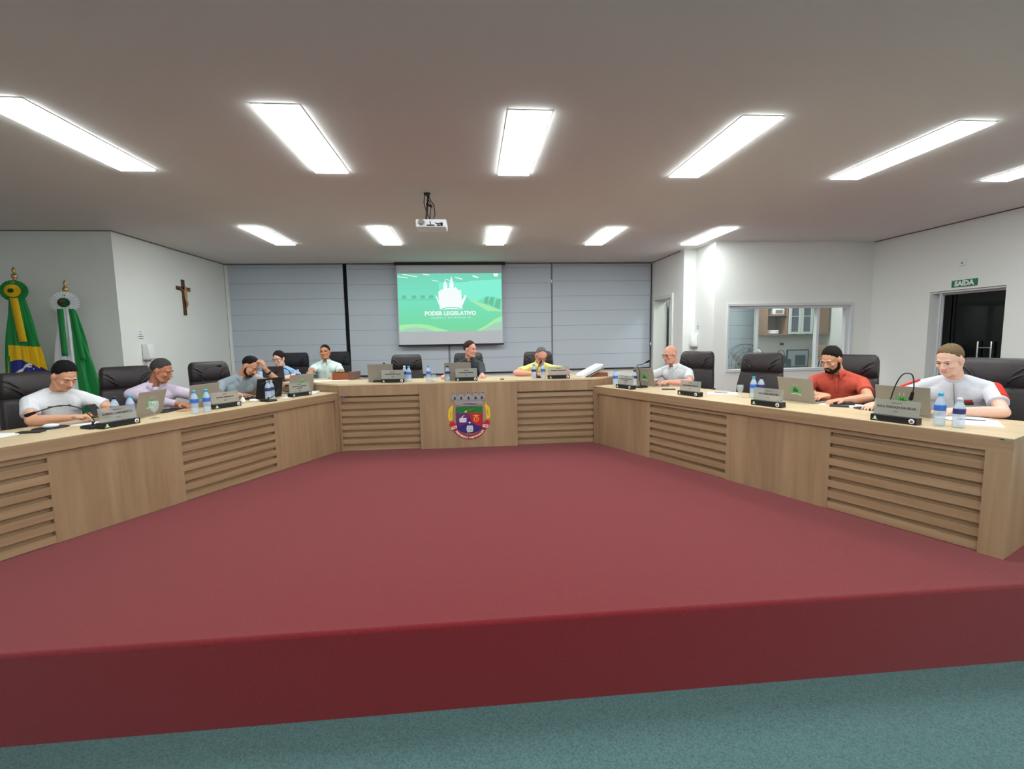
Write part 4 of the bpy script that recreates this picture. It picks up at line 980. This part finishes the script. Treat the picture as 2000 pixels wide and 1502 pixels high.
# papers and folders on the main bench
t = thing('folder_stack', 'brown folders topped by fanned white papers at the end of the main bench', 'folders', (1.62, 6.22, .85), R(12))
MB().box((-.08, -.10, 0), (.2, .14, .02)).box((-.06, -.09, .02), (.2, .13, .05)).build('folder', M['folder'], t, bevel=.002)
T = Matrix.Translation((-.17, 0, .0)) @ Matrix.Rotation(R(-24), 4, 'Y')
MB().box((-.04, -.14, .004), (.28, .08, .010), T=T).box((-.02, -.13, .018), (.31, .09, .024), T=T).box((-.0, -.12, .03), (.33, .1, .034), T=T).build('paper_sheaf', M['paper'], t)
T = Matrix.Translation((-.13, 0, .0)) @ Matrix.Rotation(R(-26), 4, 'Y'); MB().box((.0, -.15, -.004), (.27, -.02, .003), T=T).build('grey_sheet', M['pgrey'], t)
flat('remote_control', 'small black clicker lying before the gap beside the dark shirted man', 'clicker', 'C', .40, 6.05, .85, .05, .02, 'black', 0, .012)
flat('phone', 'dark phone on the bench before the bald man', 'phone', 'R', .87, .41, .748, .075, .15, 'ink', -40, .009, .003)
flat('paper_sheet', 'white sheet before the empty chair by the internal window', 'paper', 'R', 1.46, .58, .748, .297, .21, 'paper', 40, .002)
def pen(side, s, n, z, label, da): t = MB().cap((-.07, 0, .005), (.07, 0, .005), .004, .003).build('pen', M['lnavy']); tag(t, label, 'pen', 'pens on paper'); return put(t, side, s, n, z, da)
pen('R', 1.46, .56, .752, 'pen on the sheet before the empty chair by the internal window', 10)
flat('paper_sheet', 'white sheet under two dark wallets before the bearded man', 'paper', 'R', 2.60, .66, .748, .297, .21, 'paper', 10, .002)
flat('wallet', 'dark wallet lying on the white sheet before the bearded man', 'wallet', 'R', 2.60, .70, .751, .16, .10, 'black', 25, .014, .004)
flat('wallet', 'dark phone case on the bare bench top before the bearded man', 'phone', 'R', 2.64, .54, .748, .14, .08, 'ink', 25, .010, .003)
t = thing('mouse_pad', 'round black mouse pad under the hand of the jersey man', 'mouse pad'); MB().lathe([(.11, 0), (.11, .004)], 28).build('pad', M['black'], t); put(t, 'R', 2.84, .60, .748)
mouse('R', 2.84, .56, .753, 'white mouse under the hand of the jersey man', 0)
flat('paper_sheet', 'white papers at the open bench end beside two bottles', 'paper', 'R', 3.55, .50, .748, .21, .297, 'paper', 20, .003)
flat('paper_sheet', 'second white sheet at the open bench end under the forearm of the jersey man', 'paper', 'R', 3.42, .60, .7515, .21, .297, 'paper', -15, .002)
pen('R', 3.50, .52, .7545, 'pen on the papers at the open bench end', 20)

# ------------------------------------------------------------------ secretary desk
t = thing('secretary_desk', 'oak secretary desk behind the flag side wing', 'desk', (-2.5, 7.22, 0))
MB().box((-.95, -.32, .775), (.80, .36, .80)).build('desk_top', M['woodt'], t, bevel=.002)
MB().box((-.93, -.28, .2), (.77, -.26, .775)).build('modesty_panel', M['woodz'], t)
for x in (-.95, .77): MB().box((x, -.31, 0), (x+.03, .35, .775)).build('side_panel', M['woodz'], t)
t = thing('wooden_box', 'reddish brown box with dark open top on the secretary desk', 'box', (-1.90, 7.33, .80), R(-6))
MB().box((-.16, -.12, 0), (.10, .12, .105)).build('box_body', M['brownbox'], t, bevel=.006)
MB().box((.10, -.13, 0), (.19, .12, .12)).build('box_side', M['bbox2'], t, bevel=.004)
MB().box((-.15, -.11, .1055), (.09, .11, .107)).build('box_inside', M['matt'], t)
tt = MB().box((-.30, -.11, 0), (.30, .11, .004)).build('paper_sheet', M['paper'], loc=(-2.12, 7.08, .80)); tag(tt, 'spread white papers in front of the wooden box on the secretary desk', 'paper')

# ------------------------------------------------------------------ flags
def flag(x, y, top, zr, label, rose, ribbon, colf, wtop, wbot, dep=.10, rx=.14):
    t = thing('flag_on_pole', label, 'flag', (x, y, 0), 0, 'ceremonial flags by the side wall')
    MB().lathe([(.17, 0), (.17, .02), (.05, .05), (.03, .08)], 24).build('pole_foot', M['brass'], t)
    MB().cap((0, 0, .05), (0, 0, zr+.12), .014, .012).build('flag_pole', M['brass'], t)
    z = top-.30
    MB().lathe([(.012, z), (.02, z+.01), (.014, z+.03), (.03, z+.06), (.04, z+.09), (.03, z+.115), (.016, z+.125), (.026, z+.15), (.032, z+.17), (.024, z+.195), (.012, z+.21), (.018, z+.235), (.020, z+.25), (.012, z+.27), (.002, z+.285)], 18).build('finial', M['brass'], t)
    # cloth: closed pleated skirt growing wider towards the ground
    NA, NZ = 240, 280; z1 = zr; z0 = .42; vs = []; fs = []; mi = []
    for j in range(NZ+1):
        u = j/NZ; zz = z1+(z0-z1)*u
        ww = wtop+(wbot-wtop)*(u**.8)
        for i in range(NA):
            a = 2*PI*i/NA
            pl = 1+.16*math.sin(a*9+3*u+x*5)*min(1, u*3+.1)+.07*math.sin(a*17-5*u)
            xx = math.cos(a)*ww*pl+rx*0+.03*u*math.sin(a*2); yy = math.sin(a)*dep*(.4+.6*u)*pl
            xx += (colf['lean'] if 'lean' in colf else 0)*u
            vs.append((xx, yy, zz))
    mb = MB()
    mats = [M[k] for k in colf['mats']]
    for mm in mats: mb.mi(mm)
    mb.v = [Vector(v) for v in vs]
    for j in range(NZ):
        for i in range(NA):
            f = (j*NA+i, (j+1)*NA+i, (j+1)*NA+(i+1) % NA, j*NA+(i+1) % NA)
            mb.f.append(list(f)); c = sum((mb.v[q] for q in f), Vector())/4
            mb.m.append(colf['f'](c.x, c.z, c.y, (360*i/NA+180) % 360-180)); mb.sm.append(True)
    mb.build('flag_cloth', None, t)
    # rosette
    rs = MB(); n = 48
    for (r1, m_, off) in rose:
        vs = [(0, -.05-off*1.3, zr+.05)]; 
        for i in range(n): 
            a = 2*PI*i/n; vs.append((math.cos(a)*r1*1.15, -.035-off+.012*(i % 2), zr+.05+math.sin(a)*r1*.9))
        rs.add(vs, [(0, i+1, (i+1) % n+1) for i in range(n)], M[m_], None, False)
        rs.add([(0, .0, zr+.05)]+vs[1:], [(0, (i+1) % n+1, i+1) for i in range(n)], M[m_])
    rs.build('rosette', None, t)
    for (x0, x1, zt, zb, m_, sl_) in ribbon:
        vs = []; N = 14
        for k in range(N+1):
            u = k/N; zz = zt+(zb-zt)*u; uu = (z1-zz)/(z1-z0); yy = -dep*(.4+.6*uu)*1.24-.012
            vs += [(x0+sl_*u, yy, zz), (x1+sl_*u, yy-.006, zz), (x1+sl_*u, yy+.006, zz), (x0+sl_*u, yy+.01, zz)]
        fs = [(0, 1, 2, 3), tuple(N*4+q for q in (3, 2, 1, 0))]
        for k in range(N):
            for q in range(4): fs.append((k*4+q, (k+1)*4+q, (k+1)*4+(q+1) % 4, k*4+(q+1) % 4))
        MB().add(vs, fs, M[m_], None, True).build('ribbon', None, t)
    return t
def f_br(x, z, y, a):
    if y > .02: return 0
    if z < 1.40-.10*(x+.05) and z < 1.5 and x > -.12:
        if z < 1.22-.9*max(0, x-.02)**1.2-.2*max(0, -.02-x):
            b = (z-1.0)-(x+.10)*.8
            if abs(b) < .018: return 3
            for sx, sz in ((.10, 1.13), (.13, 1.10), (.16, 1.05), (.17, 1.0), (.12, 1.02), (.15, .98), (.09, .95)):
                if (x-sx)**2+(z-sz)**2 < .00012: return 3
            return 2
        return 1
    if x < -.14 and x > -.17 and z < 1.25: return 1
    return 0
flag(-5.60, 6.45, 2.38, 2.02, 'green and yellow national flag with blue disc on a pole', [(.145, 'fgreen', 0), (.085, 'fyel', .02), (.03, 'fdg', .04)], [(-.03, .06, 1.98, 1.44, 'fyel', .07)], dict(mats=['fgreen', 'fyel', 'fblue', 'fwhite'], f=f_br), .07, .27)
def f_mu(x, z, y, a):
    if -62 < a < 40: return 1
    if z < 1.25 and x < -.03 and z > .9 and x > -.17 and (x+.09)**2+(z-1.05)**2 < .008: return 2
    return 0
flag(-5.03, 6.45, 2.215, 1.87, 'white and green town flag on a pole beside the corner', [(.15, 'fwhite', 0), (.065, 'fdg', .02), (.03, 'fbrown', .04)], [(-.075, -.005, 1.84, 1.26, 'fgreen', .02), (.07, .13, 1.84, 1.20, 'fgreen', .09)], dict(mats=['fwhite', 'fgreen', 'fbrown'], f=f_mu), .07, .28)
def f_rs(x, z, y, a):
    b = z-.25*x
    return 0 if b > 1.16 else (1 if b > 1.05 else 2)
flag(-6.14, 6.28, 2.2, 1.85, 'green red and cream state flag cut by the picture edge', [(.14, 'fgreen', 0), (.08, 'fred', .02)], [], dict(mats=['fgreen', 'fred', 'fcream'], f=f_rs), .06, .26)

# ------------------------------------------------------------------ wall things
t = thing('crucifix', 'dark wooden crucifix hanging on the side wall', 'crucifix', (-4.7, 8.324, 0))
MB().box((.0, -.035, 1.845), (.022, .035, 2.425)).box((.0, -.185, 2.25), (.022, .185, 2.31)).build('cross', M['cwood'], t, bevel=.004)
f = MB()
f.ell((.045, 0, 2.285), (.022, .022, .028)).cap((.04, 0, 2.25), (.038, 0, 2.12), .028, .022).cap((.038, 0, 2.12), (.055, .01, 2.03), .022, .016).cap((.055, .01, 2.03), (.034, 0, 1.95), .015, .01)
for s in (-1, 1): f.cap((.04, s*.02, 2.235), (.035, s*.15, 2.285), .012, .008)
remesh(f.build('crucified_figure', M['cfig'], t), .004, 2)
def dispenser(loc, rz, label):
    t = thing('soap_dispenser', label, 'dispenser', loc, rz, 'white wall dispensers')
    MB().loft([ring_rr(0, .05, .055, .05, .03, .015), ring_rr(0, .055, .058, .055, .06, .02), ring_rr(0, .05, .058, .05, .24, .02), ring_rr(0, .04, .05, .04, .255, .02)]).build('dispenser_body', M['white'], t)
    MB().box((-.02, .03, .0), (.02, .07, .035)).build('nozzle', M['pgrey'], t)
    MB().box((-.05, .0, .02), (.05, .006, .25)).build('back_plate', M['pgrey'], t); return t
dispenser((-4.7, 7.27, 1.13), -PI/2, 'white sanitiser dispenser on the crucifix wall')
dispenser((4.05, 8.17, 1.13), PI/2, 'white sanitiser dispenser on the column wall')
def sticker(loc, rz, label):
    t = thing('notice_sticker', label, 'notice', loc, rz, 'small printed notices above dispensers'); m = MB(); m.box((-.075, 0, 0), (.075, .0015, .17)); m.build('sticker_sheet', M['white'], t)
    q = MB(); T = Matrix.Identity(4)
    for z_, w_ in ((.135, .03), (.095, .05), (.065, .11), (.035, .09)): q.box((-w_/2, .0015, z_-.006), (w_/2, .0022, z_+.006))
    q.build('notice_print', M['pgrey'], t); return t
sticker((-4.7, 7.22, 1.43), -PI/2, 'small printed notice above the dispenser on the crucifix wall')
sticker((4.05, 8.12, 1.45), PI/2, 'small printed notice above the dispenser on the column wall')
t = thing('exit_sign', 'green SAÍDA exit sign above the dark doorway', 'exit sign', (FX, 6.05, 2.03), PI/2)
MB().box((-.17, .0, -.045), (.17, .012, .05)).build('sign_board', M['exitg'], t)
vs, fs = text_geo('SAÍDA', .092, .005); MB().add(vs, fs, None, Matrix.Translation((0, .0135, .0)) @ Matrix.Rotation(PI, 4, 'Z') @ Matrix.Rotation(PI/2, 4, 'X')).build('sign_lettering', M['white'], t)
t = thing('wall_sensor', 'small white sensor on the wall above the exit sign', 'sensor', (FX, 6.08, 2.31), PI/2)
MB().box((-.04, 0, -.035), (.04, .03, .045)).build('sensor_body', M['white'], t, bevel=.006); MB().ell((.0, .03, .0), (.015, .008, .015)).build('sensor_eye', M['pgrey'], t)

# ------------------------------------------------------------------ office behind the internal window
struct('wall_office_partition', MB().box((5.62, 8.83, LF), (FX, 8.95, H)), M['wall'])
blind(4.1, 6.4, .4, 'pale grey roller blind seen through the internal window', y=9.72, seams=8, grp=None, dz=.29)
t = thing('wall_cabinet', 'brown wall cabinet with open shelves and white framed glass doors in the office', 'cabinet', (5.56, 8.45, 1.345))
MB().box((0, 0, 0), (1.24, .36, .018)).box((0, 0, .62), (1.24, .36, .64)).box((0, 0, .018), (.018, .36, .62)).box((1.222, 0, .018), (1.24, .36, .62)).box((.40, 0, .018), (.418, .36, .62)).box((.018, .34, .018), (1.222, .36, .62)).box((.018, .01, .36), (.40, .34, .378)).box((.90, .0, .018), (1.222, .02, .62)).build('cabinet_body', M['cab'], t)
for x in (.425, .665):
    d = MB().box((x, -.03, .01), (x+.045, -.005, .62)).box((x+.19, -.03, .01), (x+.235, -.005, .62)).box((x+.045, -.03, .01), (x+.19, -.005, .055)).box((x+.045, -.03, .575), (x+.19, -.005, .62)).box((x+.045, -.028, .34), (x+.19, -.01, .352)).build('cabinet_door', M['cabw'], t)
    MB().box((x+.045, -.018, .055), (x+.19, -.012, .575)).build('door_pane', M['frost'], d)
    MB().box((x+.08, -.035, .0), (x+.16, -.03, .012)).build('door_pull', M['dark'], d)
t = thing('plate_stack', 'stack of white plates on the lower cabinet shelf', 'plates', (5.77, 8.60, 1.364)); MB().lathe([(.09, 0), (.11, .01), (.11, .03), (.105, .034), (.11, .04), (.11, .07)], 24).build('plates', M['white'], t)
t = thing('white_box', 'white rounded appliance on the upper cabinet shelf', 'box', (5.82, 8.58, 1.724)); MB().box((-.12, -.09, 0), (.12, .09, .12)).build('appliance_body', M['white'], t, bevel=.02); MB().box((-.07, -.094, .03), (.07, -.09, .09)).build('appliance_panel', M['pgrey'], t)
t = thing('office_desk', 'office worktop under the wall cabinet', 'desk', (5.75, 8.32, 0)); MB().box((-.95, -.42, .70), (1.08, .5, .73)).build('desk_top', M['cab'], t)
for x in (-.93, 1.0): MB().box((x, -.4, 0), (x+.04, .48, .70)).build('desk_leg', M['cab'], t)
t = thing('computer_monitor', 'black framed monitor on the office worktop', 'monitor', (6.02, 8.2, .73), R(-6))
MB().box((-.20, 0, .02), (.20, .03, .345)).build('monitor_frame', M['black'], t, bevel=.004)
MB().box((-.18, -.002, .04), (.18, .0, .325)).box((-.05, -.004, .05), (.14, -.002, .24), M['monitord']).build('monitor_screen', None, t).data.materials.clear()
ms = t.children[-1].data; ms.materials.append(M['monitor']); ms.materials.append(M['monitord'])
for i, p in enumerate(ms.polygons): p.material_index = 0 if i < 6 else 1
MB().box((-.1, -.03, 0), (.1, .09, .012)).box((-.03, .03, .01), (.03, .05, .12)).build('monitor_stand', M['black'], t)
t = thing('printer', 'black printer on the office worktop beside the monitor', 'printer', (5.60, 8.22, .73)); MB().box((-.2, -.16, 0), (.2, .16, .18)).build('printer_body', M['black'], t, bevel=.012); MB().box((-.23, -.12, .18), (.14, .16, .21)).build('printer_lid', M['dark'], t, bevel=.006)
t = thing('jug', 'dark mug standing before the printer', 'mug', (5.64, 8.0, .73)); MB().lathe([(.035, 0), (.042, .01), (.045, .10), (.04, .10), (.036, .012)], 18).build('mug_body', M['dark'], t)
for x, m_, r_, lab in ((6.20, 'card', 6, 'pale book leaning beside the monitor'), (6.245, 'paper', 8, 'white book leaning in the middle beside the monitor'), (6.29, 'pdark', 12, 'dark book leaning last beside the monitor')):
    t = thing('book', lab, 'book', (x+.02, 8.1, .735)); MB().box((-.015, -.07, 0), (.015, .07, .16)).build('book_cover', M[m_], t); MB().box((-.010, -.072, .004), (.010, .068, .157)).build('book_pages', M['paper'], t); t.rotation_euler.y = R(r_)
for z_, lab in ((.73, 'lower cardboard box of the stack in the office corner'), (.935, 'upper cardboard box of the stack in the office corner')):
    t = thing('cardboard_box', lab, 'box', (6.64, 8.30, z_), 0, 'cardboard boxes in the office'); MB().box((-.12, -.14, 0), (.12, .14, .20)).build('carton', M['card'], t, bevel=.003); MB().box((-.03, -.142, .0), (.03, .142, .2035)).build('packing_tape', M['tan'], t)
t = thing('headset', 'black headset hoop on the printer', 'headset', (5.66, 8.16, .94)); MB().tube([(math.cos(a)*.07, 0, math.sin(a)*.09+.04) for a in [R(x) for x in range(-20, 201, 20)]], .006).build('headband', M['black'], t); MB().ell((-.068, 0, .01), (.015, .025, .03)).ell((.068, 0, .01), (.015, .025, .03)).build('ear_cup', M['black'], t)
t = thing('coffee_pot', 'white and steel coffee pot on the office worktop behind the fan', 'coffee pot', (5.22, 8.15, .73)); MB().lathe([(.06, 0), (.065, .01), (.065, .22), (.05, .26), (.045, .34), (.02, .36)], 20).build('pot_body', M['white'], t); MB().tube([(.05, 0, .3), (.11, 0, .28), (.11, 0, .12), (.06, 0, .08)], .009).build('pot_handle', M['black'], t)
t = thing('pedestal_fan', 'grey wire guarded fan just behind the internal window', 'fan', (4.86, 7.98, 0))
g = MB(); FC = Vector((0, 0, .84)); RF = .36
for yy, rr in ((-.05, RF), (-.07, RF*.8), (-.08, RF*.6), (-.085, RF*.4), (-.088, RF*.2), (.05, RF)):
    g.tube([FC+Vector((math.cos(a)*rr, yy, math.sin(a)*rr)) for a in [2*PI*k/40 for k in range(41)]], .003, 5)
for k in range(60):
    a = 2*PI*k/60; g.tube([FC+Vector((math.cos(a)*.05, -.09, math.sin(a)*.05)), FC+Vector((math.cos(a)*RF*.7, -.075, math.sin(a)*RF*.7)), FC+Vector((math.cos(a)*RF, -.05, math.sin(a)*RF)), FC+Vector((math.cos(a)*RF, .05, math.sin(a)*RF))], .0022, 4)
g.build('fan_guard', M['dark'], t)
bl = MB()
for k in range(5):
    a = 2*PI*k/5; T = Matrix.Translation(FC) @ Matrix.Rotation(a, 4, 'Y') @ Matrix.Translation((.17, -.01, 0)) @ Matrix.Rotation(R(28), 4, 'X'); bl.ell((0, 0, 0), (.14, .004, .075), None, T)
bl.build('fan_blade', M['pgrey'], t)
MB().cap(FC, FC+Vector((0, .12, 0)), .05, .06).cap(FC+Vector((0, .08, 0)), (0, .08, .03), .018, .018).lathe([(.2, 0), (.2, .02), (.04, .04)], 24).build('fan_stand', M['black'], t)
t = thing('power_outlet', 'small grey socket with plug on the office wall above the monitor', 'socket', (6.12, 8.83, 1.18)); MB().box((-.04, -.008, -.05), (.04, 0, .05)).build('socket_plate', M['white'], t); MB().box((-.03, -.05, -.04), (.02, -.008, .01)).build('plug', M['dark'], t)
